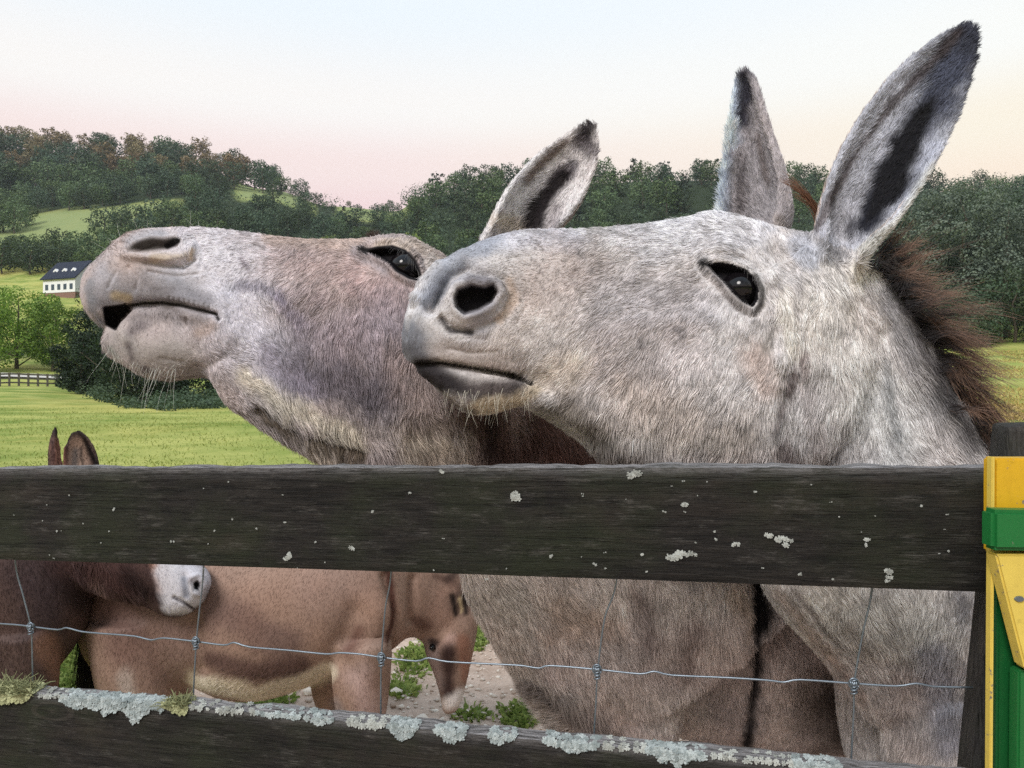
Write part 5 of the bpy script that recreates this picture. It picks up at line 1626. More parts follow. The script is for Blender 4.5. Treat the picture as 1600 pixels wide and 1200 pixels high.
    dk(1 - sstep(inside_dist(Q, eye_poly), 1, 4), [.010, .009, .011])
    dk(1 - sstep(seg_dist(Q, [(566, 391), (574, 393)]), 3, 9), [.012, .011, .012])
    dk((1 - sstep(seg_dist(Q, [(640, 396), (652, 414), (658, 440)]), 2, 5)) * .8, [.014, .012, .014])
    dk(1 - sstep(inside_dist(Q, nos), -5, 2), [.055, .048, .044]); dk(1 - sstep(seg_dist(Q, [(262, 384), (277, 376)]), 3, 8), [.008, .007, .007])  # nostril: dark skin with the shade of the opening painted in
    dk((1 - sstep(seg_dist(Q, mouth), 1.5, 4)), [.03, .026, .024]); cw = (1 - sstep(inside_dist(Q, cav), 1, 4))[:, None] * (V[:, 1] < 1.32)[:, None]; C = C * (1-cw) + np.array([.006, .005, .005]) * cw  # shade in the mouth crease and cavity painted near-black
    isear1 = (Q[:, 1] < 420) & (Q[:, 0] > 738) & (V[:, 1] < 1.40) & (Q[:, 0] < 960)
    inner = isear1 & (S.N[:, 1] < .1)
    E = paint(Q, np.tile(srgb(206, 202, 200), (len(V), 1)), [
        ([(920, 196), (912, 215)], 16, (38, 34, 38), .95), ([(900, 225), (930, 240)], 14, (100, 94, 98), .8), ([(880, 225), (835, 265), (820, 285)], 6, (110, 92, 82), .8), ([(940, 240), (932, 290), (905, 340)], 6, (104, 88, 78), .9),
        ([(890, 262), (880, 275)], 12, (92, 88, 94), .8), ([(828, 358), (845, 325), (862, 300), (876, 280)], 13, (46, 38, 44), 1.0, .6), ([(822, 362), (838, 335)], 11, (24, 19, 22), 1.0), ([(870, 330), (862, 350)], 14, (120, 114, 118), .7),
        ([(780, 350), (800, 355), (812, 362)], 14, (196, 184, 166), .8)], wob)
    hp = [(815, 361), (823, 325), (842, 304), (860, 284), (879, 270), (889, 277), (875, 297), (860, 318), (850, 338), (846, 362)]  # ear hollow: dark skin, the shade of its depth painted in
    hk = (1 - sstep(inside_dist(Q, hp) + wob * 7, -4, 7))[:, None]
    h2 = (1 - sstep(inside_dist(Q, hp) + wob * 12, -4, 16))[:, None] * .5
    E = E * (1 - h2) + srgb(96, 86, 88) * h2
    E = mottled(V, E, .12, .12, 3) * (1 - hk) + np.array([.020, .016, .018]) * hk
    C = np.where(inner[:, None], E, C)
    C = np.where((isear1 & ~inner)[:, None], mottled(V, np.tile(srgb(126, 108, 98), (len(V), 1)), .2, .2, 4), C)
    C = np.where((V[:, 2] < .095)[:, None], np.array([.03, .027, .025]), C)
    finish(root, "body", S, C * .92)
    arrows = [(150, 450, 0, 1), (190, 450, .6, .5), (200, 540, .3, 1), (260, 560, .9, .5), (300, 440, 1, .2), (350, 400, -1, .1), (400, 380, -1, .1), (480, 385, -.8, .5), (560, 385, -.5, -.4), (620, 376, .3, -1), (680, 400, .7, -.7),
        (400, 480, .4, .6), (480, 460, -.6, .6), (560, 470, -.2, 1), (640, 470, .1, 1), (400, 560, .8, .5), (480, 560, .3, 1), (560, 560, .1, 1), (640, 580, .2, 1), (700, 600, .4, 1), (380, 610, .9, .5), (460, 650, .7, .8), (540, 690, .4, 1),
        (620, 700, .5, 1), (700, 690, .5, 1), (500, 725, .5, .9), (680, 520, .2, 1), (800, 690, .2, 1), (880, 700, .5, 1), (960, 720, .5, .9), (760, 950, .7, .7), (860, 960, .6, .9), (980, 960, .2, 1), (1080, 950, .3, 1), (1150, 950, .5, 1), (1165, 1050, .1, 1),
        (900, 1080, .5, .8), (1000, 1080, .4, 1), (1100, 1080, .2, 1), (850, 1120, -.4, -.6), (1230, 1000, .1, 1), (1280, 1100, 0, 1), (780, 370, .5, -.8), (840, 300, .5, -.8), (900, 240, .5, -.8), (924, 195, .2, -1)]
    lens = [([(560, 560), (640, 620)], 90, .020), ([(420, 640), (500, 690), (600, 730)], 40, .030), ([(500, 725), (545, 745)], 30, .034), ([(620, 700), (720, 690)], 50, .030), ([(600, 376), (690, 405)], 16, .018), ([(420, 372), (540, 378)], 10, .012),
        ([(440, 480), (500, 500)], 50, .014), ([(780, 700), (950, 730)], 60, .034), ([(760, 950), (900, 1000), (1100, 1000)], 160, .027), ([(1140, 940), (1150, 1000)], 22, .040), ([(1250, 1050)], 70, .03), ([(840, 1100), (920, 1140)], 50, .045),
        ([(340, 420), (360, 480)], 60, .0065), ([(150, 450), (240, 440), (300, 470)], 45, .0026), ([(200, 540), (290, 550)], 40, .0038), ([(240, 385)], 46, .0022), ([(615, 410)], 36, .0055),
        ([(800, 350), (860, 290), (915, 220)], 55, .013), ([(920, 195)], 20, .018), ([(790, 360), (815, 355)], 20, .022), ([(1184, 890), (1186, 1000), (1174, 1130)], 13, .017)]
    def wgt(Qc, cen, fnn):
        w = 1 - .8 * (1 - sstep(seg_dist(Qc, [(150, 460), (260, 440), (220, 540)]), 40, 110))
        w = np.where((inside_dist(Qc, eye_poly) < 2) & (fnn[:, 1] < 0), 0, w)
        w = np.where(((inside_dist(Qc, nos) < 2) | (inside_dist(Qc, cav) < 6)), 0, w)
        w = np.where(cen[:, 2] < .1, 0, w)
        w = np.where((Qc[:, 1] > 745) & (Qc[:, 1] < 890), .3*w, w)
        # what stands behind the other head needs little
        w = np.where((Qc[:, 0] > 860) & (Qc[:, 1] > 380) & (Qc[:, 1] < 640), .12*w, w)
        w = np.where((Qc[:, 0] > 1380), .15*w, w)
        w = np.where((seg_dist(Qc, [(828, 358), (845, 325), (870, 288)]) < 9) & (cen[:, 1] < 1.38), .15*w, w)
        return w
    grow_fur("fur", root, S.V, S.T, C, arrows, 340000, .012, lens, radius=.00026, weight=wgt, lift=.22, clump=.5, cell=.005, var=.30, lscale=.8, seed=5, jitter=.2, curl=.12)
    r = np.random.default_rng(18)
    # chin whiskers
    n = 42; k = r.random(n)
    rp = np.array([S.at(px_, py_)[0] for px_, py_ in zip(170 + 115*k + r.normal(0, 4, n), np.interp(k, [0, .2, .6, 1], [548, 566, 578, 580]) - np.abs(r.normal(0, 3, n)))])
    d = np.stack([r.normal(-.25, .22, n), r.normal(-.15, .3, n), -np.ones(n)], 1)
    strand_set("whiskers", root, rp, d, .012 + .055*r.random(n)**2.2, np.tile(srgb(214, 214, 206), (n, 1)), .00018, M['whisker'], K=7, grav=.1, seed=19, curl=.35)
    n = 16
    rp = np.array([S.at(px_, py_)[0] for px_, py_ in zip(r.uniform(165, 330, n), r.uniform(362, 400, n))])
    rp = np.array([P(px_, py_+2, 1.235) for px_, py_ in [(196, 380), (205, 372), (214, 366), (232, 361), (240, 360), (296, 359), (304, 359), (312, 359), (180, 394), (188, 388), (172, 400)]])
    d = np.stack([r.normal(-.2, .4, len(rp)), r.normal(0, .3, len(rp)), np.ones(len(rp))], 1)
    strand_set("lip_hairs", root, rp, d, .012 + .022*r.random(len(rp)), np.tile(srgb(206, 204, 198), (len(rp), 1)), .00022, M['whisker'], K=7, grav=-.1, seed=20, curl=.6)
    n = 34; q = r.random(n); lid = catmull(np.array([P(612, 387, ep[1]-.005), P(630, 392, ep[1]-.008), P(645, 406, ep[1]-.007), P(653, 424, ep[1]-.004)]), 6)
    ii = q*(len(lid)-1.01); i0 = ii.astype(int); roots = lid[i0]*(1-(ii-i0)[:, None]) + lid[i0+1]*(ii-i0)[:, None]
    d = np.stack([-.5+.9*q, -.9+0*q, .15-.9*q], 1) + r.normal(0, .15, (n, 3))
    strand_set("eyelashes", root, roots, d, .010 + .008*r.random(n), np.tile(srgb(90, 86, 84), (n, 1)), .00022, M['whisker'], K=6, grav=.5, seed=22)
    # brow of the far eye: a dark fuzzy nub over the profile, and a stray hair
    n = 500; p0 = P(585, 372, 1.31)
    strand_set("far_brow", root, p0 + r.normal(0, 1, (n, 3))*np.array([.006, .006, .004]), np.stack([r.normal(0, .5, n), r.normal(0, .5, n), np.ones(n)], 1), .007+.006*r.random(n), np.tile(srgb(70, 56, 50), (n, 1)), .0004, M['mane'], K=5, seed=23)
    # mane down the crest, short and dark
    crest = catmull(np.array([P(800, 430, 1.30), P(900, 510, 1.37), P(1030, 600, 1.45), P(1160, 670, 1.52), P(1290, 720, 1.58)]), 8)
    n = 2500; ii = r.random(n)*(len(crest)-1.01); i0 = ii.astype(int); f = (ii-i0)[:, None]
    roots = crest[i0]*(1-f) + crest[i0+1]*f + r.normal(0, .008, (n, 3)) - [0, 0, .012]
    strand_set("mane", root, roots, np.stack([.5+r.normal(0, .2, n), r.normal(0, .2, n), np.ones(n)], 1), .03+.02*r.random(n), np.tile(srgb(60, 48, 46), (n, 1)), .0005, M['mane'], K=6, seed=24)
    tag(root, "brownish grey donkey with its muzzle lifted and stretched left over the fence", "donkey", "donkeys looking over the fence")
    return root
left_donkey()

# =================== two brown donkeys in the paddock
def plain_leg(px, Yl, ztop, r0, x_off=0.0, gz=None, rk=.035):
    x = (px-800)/F*Yl; g = float(ground_z([x], [Yl])[0]) if gz is None else gz
    h = ztop - g
    return tube([(x, Yl, ztop), (x+x_off*.2, Yl, g+h*.72), (x+x_off*.6, Yl, g+h*.52), (x+x_off*.9, Yl, g+.33), (x+x_off, Yl, g+.28), (x+x_off, Yl, g+.16), (x+x_off, Yl, g+.08), (x+x_off+.02, Yl, g+.03), (x+x_off+.03, Yl, g-.005)],
                [r0, r0*.88, r0*.62, rk*1.15, rk*.9, rk*.66, rk*.85, rk*.85, rk*1.2], 4, 20)

def grazing_donkey():
    Y = 2.25
    def h_(top, bot, w, n=2.2, Y_=Y, yaw=0, k=0): return st(top, bot, Y_, w, yaw, n, k)
    body = loft([h_((144, 930), (144, 985), .05), h_((152, 880), (158, 1030), .12), h_((180, 830), (200, 1062), .18), h_((230, 800), (250, 1062), .21), h_((300, 790), (310, 1058), .235), h_((370, 795), (370, 1080), .25), h_((430, 798), (425, 1082), .25), h_((500, 795), (490, 1062), .235),
        h_((560, 790), (550, 1036), .20), h_((610, 805), (600, 1020), .165), h_((640, 850), (636, 992), .10), h_((655, 890), (650, 950), .05)], 5, 48)
    neck = loft([h_((560, 800), (590, 1000), .12), h_((620, 805), (626, 996), .105), h_((665, 830), (646, 994), .09, Y_=2.27), h_((705, 868), (658, 1000), .08, Y_=2.30), h_((738, 915), (666, 1010), .070, Y_=2.32)], 5, 40)
    head = loft([h_((728, 905), (690, 940), .03, Y_=2.32), h_((744, 935), (666, 975), .060, Y_=2.32), h_((748, 962), (662, 1002), .068, Y_=2.32), h_((744, 995), (667, 1025), .062, Y_=2.32), h_((737, 1030), (678, 1052), .050, Y_=2.33),
        h_((729, 1065), (688, 1085), .046, Y_=2.33), h_((723, 1088), (690, 1103), .045, Y_=2.33), h_((717, 1104), (694, 1112), .03, Y_=2.33), h_((710, 1113), (700, 1115), .008, Y_=2.33)], 5, 36)
    for_leg = [plain_leg(565, 2.12, H-(1000-600)/F*2.12, .085), plain_leg(520, 2.42, H-(1000-600)/F*2.42, .08), plain_leg(215, 2.12, H-(960-600)/F*2.12, .13, x_off=.06), plain_leg(250, 2.42, H-(960-600)/F*2.42, .12, x_off=.06)]
    ears = [ear_loft([P(*a, 2.27) for a in [(716, 968), (714, 948), (710, 928), (704, 908), (696, 888)]], np.array([13, 18, 19, 14, 3]) * 2.27 / F, [.03, .035, .03, .022, .006], (.6, -1, 0), th=.012, sub=4, M_=11),
            ear_loft([P(*a, 2.37) for a in [(732, 955), (732, 938), (730, 918), (726, 898), (720, 880)]], np.array([9, 13, 14, 11, 3]) * 2.37 / F, [.03, .035, .03, .022, .006], (.8, -.6, 0), th=.012, sub=4, M_=11)]
    V, Fq = union([body, neck, head] + for_leg + ears, .009)
    V = smooth(V, Fq, 3, .5)
    S = Sculpt(V, Fq)
    S.line([(555, 960), (530, 1030), (550, 1050)], 20, -.014); S.line([(600, 900), (618, 960), (610, 1010)], 6, -.014); S.line([(590, 960), (570, 1040)], 26, .016)
    S.line([(645, 905), (642, 970)], 7, -.014); S.line([(300, 980), (310, 1050)], 16, -.02); S.line([(660, 990), (676, 1010)], 10, -.01); S.line([(700, 1000), (706, 1060)], 12, .006)
    S.upd()
    Q = S.Q; V = S.V; wob = (fbm(V, 12, 3, 7) - .5) * 1.6
    C = paint(Q, np.tile(srgb(152, 126, 110), (len(V), 1)), [
        ([(200, 900), (250, 1000)], 90, (122, 100, 92), .8), ([(160, 920), (190, 1000)], 30, (112, 88, 80), .7), ([(340, 960), (450, 1000)], 30, (104, 82, 76), .7), ([(330, 1030), (400, 1052), (470, 1040)], 17, (88, 66, 62), .85),
        ([(310, 1066), (400, 1084), (470, 1070), (512, 1050)], 16, (214, 202, 180), .95, .5), ([(300, 1050), (305, 1090)], 12, (206, 192, 168), .9), ([(200, 1080), (195, 1060)], 14, (180, 168, 158), .6),
        ([(500, 930), (540, 900)], 50, (162, 136, 122), .6), ([(560, 985), (545, 1015)], 13, (104, 74, 64), .8), ([(560, 1060), (570, 1110)], 26, (178, 154, 146), .8), ([(525, 1100), (535, 1115)], 12, (140, 128, 124), .7),
        ([(606, 890), (614, 940), (612, 975), (604, 1000)], 5, (82, 52, 44), .95), ([(650, 970), (668, 976)], 9, (92, 66, 56), .8), ([(680, 900), (720, 915)], 8, (84, 60, 52), .7), ([(700, 905), (712, 895)], 9, (60, 44, 40), .8), ([(700, 930), (690, 960)], 20, (160, 130, 114), .6),
        ([(672, 1010), (680, 1040), (690, 1070)], 12, (152, 136, 132), .7), ([(675, 1002), (682, 1004)], 5, (50, 34, 32), .8), ([(695, 1010), (705, 1000)], 8, (186, 158, 146), .8), ([(700, 1020), (702, 1085)], 13, (52, 36, 34), .95), ([(725, 1000), (728, 1060)], 10, (150, 106, 86), .7),
        ([(700, 1100), (715, 1096), (722, 1084)], 12, (216, 208, 200), .95), ([(722, 940), (740, 930)], 20, (74, 58, 50), .85), ([(706, 930), (712, 958)], 4, (24, 18, 16), .95), ([(718, 935), (722, 955)], 2.5, (190, 168, 130), .9), ([(726, 930), (728, 958)], 4, (30, 22, 20), .95)], wob)
    C = mottled(V, C * .80, .12, .05, 8)
    C = np.where((V[:, 2] < .15)[:, None], np.array([.03, .027, .025]), C)
    root = empty("donkey", ((400-800)/F*Y, Y, .09))
    finish(root, "body", S, C, M["sleek"])
    eyeball(root, P(678, 1003, 2.315) + np.array([.0, -.048, 0]), .010, (-.3, -1, 0))
    arrows = [(300, 900, -.5, 1), (200, 1000, -.2, 1), (400, 980, -.6, 1), (500, 950, -.4, 1), (570, 960, .1, 1), (400, 1070, -.8, .3), (600, 900, 0, 1), (680, 920, .3, 1), (700, 1050, 0, 1), (570, 1080, 0, 1)]
    grow_fur("fur", root, S.V, tri_of(S.T), C, arrows, 110000, .007, [([(350, 1070), (500, 1060)], 30, .012)], radius=.00034, lift=.10, clump=.25, cell=.010, var=.07, plain=True, seed=31, jitter=.15)
    r = np.random.default_rng(33)
    # tail with its black brush
    t0 = P(146, 880, Y)
    v, f = tube([t0 + [.03, 0, .06], t0 + [-.03, -.02, 0], P(140, 950, Y-.02), P(142, 1010, Y-.02)], [.03, .028, .02, .012], 4, 12)
    me = mesh_np("tail", v, f); point_color(me, "coat", np.tile(srgb(60, 46, 42), (len(v), 1))); me.materials.append(M['coat'])
    tl = link("tail", me, None, root, smooth=True)
    n = 2600; k = r.random(n)
    roots = (np.array([P(140, 940, Y-.02)])*(1-k[:, None]) + np.array([P(143, 1015, Y-.02)])*k[:, None]) + r.normal(0, .010, (n, 3))
    strand_set("tail_hair", root, roots, np.stack([r.normal(.02, .10, n), r.normal(0, .10, n), -np.ones(n)], 1), .10+.16*r.random(n), np.tile(srgb(22, 18, 18), (n, 1)), .0008, M['mane'], K=7, grav=.1, seed=34, curl=.1)
    n = 900; crest = catmull(np.array([P(600, 805, Y), P(665, 832, 2.27), P(705, 868, 2.3), P(728, 900, 2.32)]), 6); ii = r.random(n)*(len(crest)-1.01); i0 = ii.astype(int)
    strand_set("mane", root, crest[i0] + r.normal(0, .008, (n, 3)), np.stack([.6+r.normal(0, .2, n), r.normal(0, .3, n), .7+0*ii], 1), .03+.03*r.random(n), np.tile(srgb(58, 42, 36), (n, 1)), .0008, M['mane'], K=5, seed=35)
    tag(root, "brown donkey with pale belly grazing with its head down behind the fence", "donkey", "brown donkeys in the paddock")
def tri_of(Fq):
    return Fq if Fq.shape[1] == 3 else np.concatenate([Fq[:, [0, 1, 2]], Fq[:, [0, 2, 3]]])
grazing_donkey()

def dark_donkey():
    Y = 1.98
    def h_(top, bot, w, n=2.2, Y_=Y, yaw=0, k=0): return st(top, bot, Y_, w, yaw, n, k)
    head = loft([h_((96, 752), (84, 775), .04), h_((130, 738), (82, 812), .08), h_((165, 752), (100, 858), .095), h_((205, 785), (132, 905), .095), h_((240, 822), (172, 930), .082), h_((270, 855), (212, 938), .066), h_((298, 876), (242, 950), .058, n=2.4),
        h_((318, 890), (262, 960), .056, n=2.5), h_((327, 908), (282, 962), .045), h_((322, 935), (302, 955), .015)], 6, 40)
    neck = loft([h_((112, 742), (140, 868), .075), h_((60, 748), (134, 925), .085), h_((0, 770), (126, 985), .12, Y_=2.0), h_((-70, 790), (90, 1040), .16, Y_=2.03), h_((-150, 800), (40, 1090), .2, Y_=2.08)], 6, 44)
    body = loft([h_((-90, 800), (40, 1050), .16, Y_=2.05), h_((-180, 800), (-60, 1110), .2, Y_=2.1), h_((-330, 800), (-300, 1120), .23, Y_=2.12), h_((-480, 790), (-470, 1090), .23, Y_=2.14), h_((-580, 800), (-580, 1020), .18, Y_=2.14), h_((-630, 850), (-630, 930), .08, Y_=2.14)], 5, 40)
    legs = [plain_leg(40, 1.95, H-(985-600)/F*1.95, .080, x_off=.0), plain_leg(20, 2.25, H-(985-600)/F*2.25, .08), plain_leg(-540, 2.05, .9, .11), plain_leg(-520, 2.3, .9, .11)]
    e1 = ear_loft([P(*a, 1.96) for a in [(132, 765), (128, 740), (124, 715), (121, 692), (118, 672)]], np.array([16, 25, 26, 20, 8]) * 1.96 / F, [.030, .036, .032, .024, .008], (.25, -1, 0), th=.010, sub=6, M_=13)
    e2 = ear_loft([P(*a, 2.10) for a in [(100, 765), (98, 740), (94, 712), (91, 690), (89, 666)]], np.array([9, 14, 15, 12, 7]) * 2.10 / F, [.028, .034, .030, .022, .008], (1, .3, 0), th=.010, sub=6, M_=13)
    V, Fq = union([head, neck, body, e1, e2] + legs, .007)
    V = smooth(V, Fq, 3, .5)
    fc = V[Fq].mean(1); fq = to_px(fc)
    V, T = refine(V, Fq, (fq[:, 0] > 240) & (fq[:, 0] < 335) & (fq[:, 1] > 860) & (fq[:, 1] < 975))
    V = smooth(V, T, 1, .5)
    S = Sculpt(V, T)
    S.ring([(300, 908), (308, 904), (314, 912), (311, 924), (303, 922)], 5, 4, .005); S.upd()
    S.poly([(303, 911), (309, 907), (313, 914), (310, 922), (304, 920)], -.016, 1, 3)
    S.line([(272, 934), (288, 942), (304, 952), (316, 948)], 3, -.007); S.line([(288, 900), (292, 930)], 7, -.006); S.upd()
    Q = S.Q; V = S.V; wob = (fbm(V, 14, 3, 7) - .5) * 1.6
    C = paint(Q, np.tile(srgb(96, 76, 70), (len(V), 1)), [
        ([(40, 900), (60, 960), (90, 900)], 60, (66, 54, 56), .9), ([(0, 960), (20, 1040)], 50, (104, 84, 76), .7), ([(90, 900), (125, 930)], 30, (34, 26, 28), .8), ([(70, 1010), (100, 1060)], 22, (176, 134, 110), .7), ([(-200, 900), (-500, 900)], 200, (110, 86, 78), .8),
        ([(120, 880), (160, 860), (200, 900)], 50, (84, 62, 60), .9), ([(150, 890), (190, 905)], 22, (108, 78, 72), .6), ([(200, 900), (235, 925)], 22, (44, 30, 28), .85), ([(145, 905), (160, 930)], 9, (150, 122, 112), .7),
        ([(246, 880), (256, 915)], 12, (186, 140, 116), .9), ([(268, 900), (285, 930), (300, 930)], 28, (226, 224, 226), .95, .5), ([(300, 890), (318, 905)], 18, (226, 224, 228), .95), ([(288, 905), (292, 930)], 6, (140, 144, 154), .8),
        ([(122, 695), (118, 735)], 24, (186, 160, 140), .95), ([(118, 705), (116, 735)], 7, (110, 106, 104), .8), ([(126, 700), (130, 735)], 2.5, (40, 32, 32), .8), ([(118, 670), (132, 685), (150, 725)], 7, (24, 17, 17), 1.0), ([(112, 675), (100, 700), (98, 730)], 5, (34, 24, 24), .95), ([(118, 672)], 15, (30, 22, 22), .95), ([(104, 690), (102, 725)], 5, (40, 28, 28), .9),
        ([(90, 700), (96, 728)], 12, (150, 106, 92), .9), ([(88, 668)], 13, (44, 32, 32), .95), ([(82, 690), (84, 720)], 3, (60, 40, 38), .9), ([(272, 934), (288, 942), (304, 952), (316, 948)], 2.2, (70, 64, 68), .9)], wob)
    C = mottled(V, C * .62, .10, .05, 8)
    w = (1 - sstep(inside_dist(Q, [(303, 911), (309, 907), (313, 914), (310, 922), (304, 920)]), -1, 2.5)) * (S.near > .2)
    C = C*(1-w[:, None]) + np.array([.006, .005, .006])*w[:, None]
    C = np.where((V[:, 2] < .13)[:, None], np.array([.03, .027, .025]), C)
    root = empty("donkey", ((-250-800)/F*2.1, 2.1, .08))
    finish(root, "body", S, C, M["sleek"])
    eyeball(root, P(168, 815, 1.98) + np.array([.0, -.082, 0]), .016, (0, -1, 0))
    arrows = [(50, 900, .1, 1), (50, 1000, .1, 1), (150, 880, .2, 1), (200, 900, .6, .8), (290, 920, .4, .9), (110, 700, 0, -1), (-200, 900, -.3, 1)]
    grow_fur("fur", root, S.V, S.T, C, arrows, 110000, .008, [([(130, 890), (200, 920)], 30, .024), ([(290, 920)], 45, .004), ([(110, 700)], 40, .006)], radius=.00034, lift=.12, clump=.3, cell=.009, var=.09, plain=True, seed=41, jitter=.16)
    tag(root, "dark brown donkey with a white muzzle and upright ears at the left edge", "donkey", "brown donkeys in the paddock")
dark_donkey()

# ------------------------------------------------------------------ fence in the foreground
FA = np.array([(0-800)/F*1.15, 1.15]); FB = np.array([(1545-800)/F*.84, .84])     # front face of the boards, seen from above
FD = (FB - FA) / np.linalg.norm(FB - FA); FN = np.array([FD[1], -FD[0]])           # along, and towards the camera
if FN[1] > 0: FN = -FN
def on_fence(px, py, back=0.0):
    """the point of the fence face seen at (px, py)"""
    A = FA - FN * back
    k = (px - 800) / F
    # A + s*FD = (k*Y, Y)
    s = (k * A[1] - A[0]) / (FD[0] - k * FD[1])
    p = A + s * FD
    return np.array([p[0], p[1], H - (py - 600) / F * p[1]])
fence = empty("board_fence", (float((FA+FB)[0]/2), float((FA+FB)[1]/2), 0))
rf = np.random.default_rng(61)

def board(name, tops, bots, thick, seed, mat=None):
    """tops, bots: world points along the front upper and lower edge"""
    tops = catmull(np.array(tops), 40); bots = catmull(np.array(bots), 40); n = len(tops)
    nz = 14
    rows = []
    back = np.array([-FN[0], -FN[1], 0]) * thick
    prof = []                     # around the section: front face (top to bottom), underside, back, top face
    for q_ in [0, .01, .03, .07, .14, .22, .31, .4, .5, .6, .7, .79, .87, .94, 1.0]: prof.append((0.0, q_))
    for b_ in (.5, 1.0): prof.append((b_, 1.0))
    for i in range(1, 5): prof.append((1.0, 1 - i / 4))
    for b_ in (.75, .5, .25): prof.append((b_, 0.0))
    prof = np.array(prof); k = len(prof)
    s = np.concatenate([[0], np.cumsum(np.linalg.norm(np.diff(tops, axis=0), axis=1))])
    V = tops[:, None] * (1 - prof[None, :, 1, None]) + bots[:, None] * prof[None, :, 1, None] + back[None, None] * prof[None, :, 0, None]
    # eased edges
    hh = np.linalg.norm(tops - bots, axis=1)[:, None]
    G = np.stack([np.repeat(s[:, None], k, 1) + seed, prof[None, :, 1] * hh + seed*.3, prof[None, :, 0] * thick + 0*hh], 2)
    wv = (fbm(G.reshape(-1, 3) * np.array([1, 6, 6]), 9, 4, seed) - .5).reshape(n, k)
    V[:, :, 0] += FN[0] * wv * .003; V[:, :, 1] += FN[1] * wv * .003
    edge = (np.abs(prof[:, 1]) < 1e-6)
    V[:, :, 2] += np.where(edge[None], (vnoise(np.stack([s*1.0 + seed, s*0], 1), 30)[:, None] - .5) * .004 + (vnoise(np.stack([s + seed, s*0], 1), 120)[:, None] - .5) * .002, 0)
    for c, dz in ((0, -.0025), (nz, .0025)):
        V[:, c, 0] -= FN[0]*.002; V[:, c, 1] -= FN[1]*.002; V[:, c, 2] += dz
    Vf = V.reshape(-1, 3)
    Fq = [(i*k+j, i*k+(j+1) % k, (i+1)*k+(j+1) % k, (i+1)*k+j) for i in range(n-1) for j in range(k)]
    Fq += [tuple(range(k))[::-1], tuple((n-1)*k + j for j in range(k))]
    me = mesh_np(name, Vf, Fq)
    a = me.attributes.new("grain", 'FLOAT_VECTOR', 'POINT'); a.data.foreach_set("vector", G.reshape(-1, 3).astype(np.float32).ravel())
    wear = np.where(prof[:, 1] < .005, 1.0, np.where(prof[:, 1] < .035, .45, np.where(prof[:, 1] < .08, .12, 0.0))); wear = np.where((prof[:, 0] > 0) & (prof[:, 1] < .01), 1.0, wear)
    a = me.attributes.new("edge_wear", 'FLOAT', 'POINT'); a.data.foreach_set("value", np.tile(wear, n).astype(np.float32))
    o = link(name, me, mat or M['wood'], fence)
    me.polygons.foreach_set("use_smooth", [True]*len(me.polygons))
    bm = bmesh.new(); bm.from_mesh(me); bmesh.ops.recalc_face_normals(bm, faces=bm.faces)
    for e in bm.edges:
        if len(e.link_faces) == 2 and e.calc_face_angle(0) > .9: e.smooth = False
    bm.to_mesh(me); bm.free()
    return o
rail1 = board("rail", [on_fence(-260, 733), on_fence(0, 731), on_fence(500, 729.5), on_fence(1000, 729), on_fence(1560, 729)],
              [on_fence(-260, 869), on_fence(0, 877), on_fence(500, 893), on_fence(1000, 910), on_fence(1560, 930)], .027, 1.7)
rail2 = board("rail", [on_fence(-260, 1054), on_fence(0, 1079), on_fence(400, 1112), on_fence(800, 1151), on_fence(1300, 1198), on_fence(1560, 1224)],
              [on_fence(-260, 1180), on_fence(0, 1222), on_fence(400, 1274), on_fence(800, 1330), on_fence(1300, 1400), on_fence(1560, 1440)], .027, 5.1)

def box_pts(name, V8, mat, parent, bev=.0015, grain=None, seg=1):
    """eight corners: bottom ring then top ring"""
    bm = bmesh.new(); vs = [bm.verts.new(tuple(v)) for v in V8]
    for f in ((3, 2, 1, 0), (4, 5, 6, 7), (0, 1, 5, 4), (1, 2, 6, 5), (2, 3, 7, 6), (3, 0, 4, 7)): bm.faces.new([vs[i] for i in f])
    bmesh.ops.recalc_face_normals(bm, faces=bm.faces)
    if bev: bmesh.ops.bevel(bm, geom=bm.edges[:], offset=bev, segments=2, affect='EDGES', profile=.6)
    me = bpy.data.meshes.new(name); bm.to_mesh(me); bm.free()
    if grain is not None:
        co = np.array([v.co[:] for v in me.vertices]); o_ = np.array(V8[0])
        G = np.stack([(co - o_) @ grain[0], (co - o_) @ grain[1], (co - o_) @ grain[2]], 1)
        a = me.attributes.new("grain", 'FLOAT_VECTOR', 'POINT'); a.data.foreach_set("vector", G.astype(np.float32).ravel())
        a = me.attributes.new("edge_wear", 'FLOAT', 'POINT'); a.data.foreach_set("value", np.full(len(co), .12, np.float32))
    return link(name, me, mat, parent)

def up3(p, z): return np.array([p[0], p[1], z])
F3 = np.array([FD[0], FD[1], 0]); B3 = np.array([-FN[0], -FN[1], 0])
gv = [np.array([0, 0, 1.]), F3, B3]
def post(tl, bl, wid, dep, back, bev=.004):
    """leaning square post behind the rails; tl, bl points of its left front edge"""
    t0, b0 = on_fence(*tl, back=back), on_fence(*bl, back=back)
    d = (b0 - t0) / np.linalg.norm(b0 - t0); b0 = b0 + d * (b0[2] / -d[2] if d[2] < 0 else 0) + d * .3
    V8 = [b0, b0 + F3*wid, b0 + F3*wid + B3*dep, b0 + B3*dep, t0, t0 + F3*wid + [0, 0, .004], t0 + F3*wid + B3*dep + [0, 0, .006], t0 + B3*dep + [0, 0, .002]]
    return box_pts("post", V8, M['wood'], fence, bev, gv)
post((1574, 666), (1519, 1195), .105, .05, .030, .006)
po = on_fence(-560, 660)      # next post, beyond the left edge of the picture
post((-620, 640), (-640, 1195), .105, .10, .030, .006)

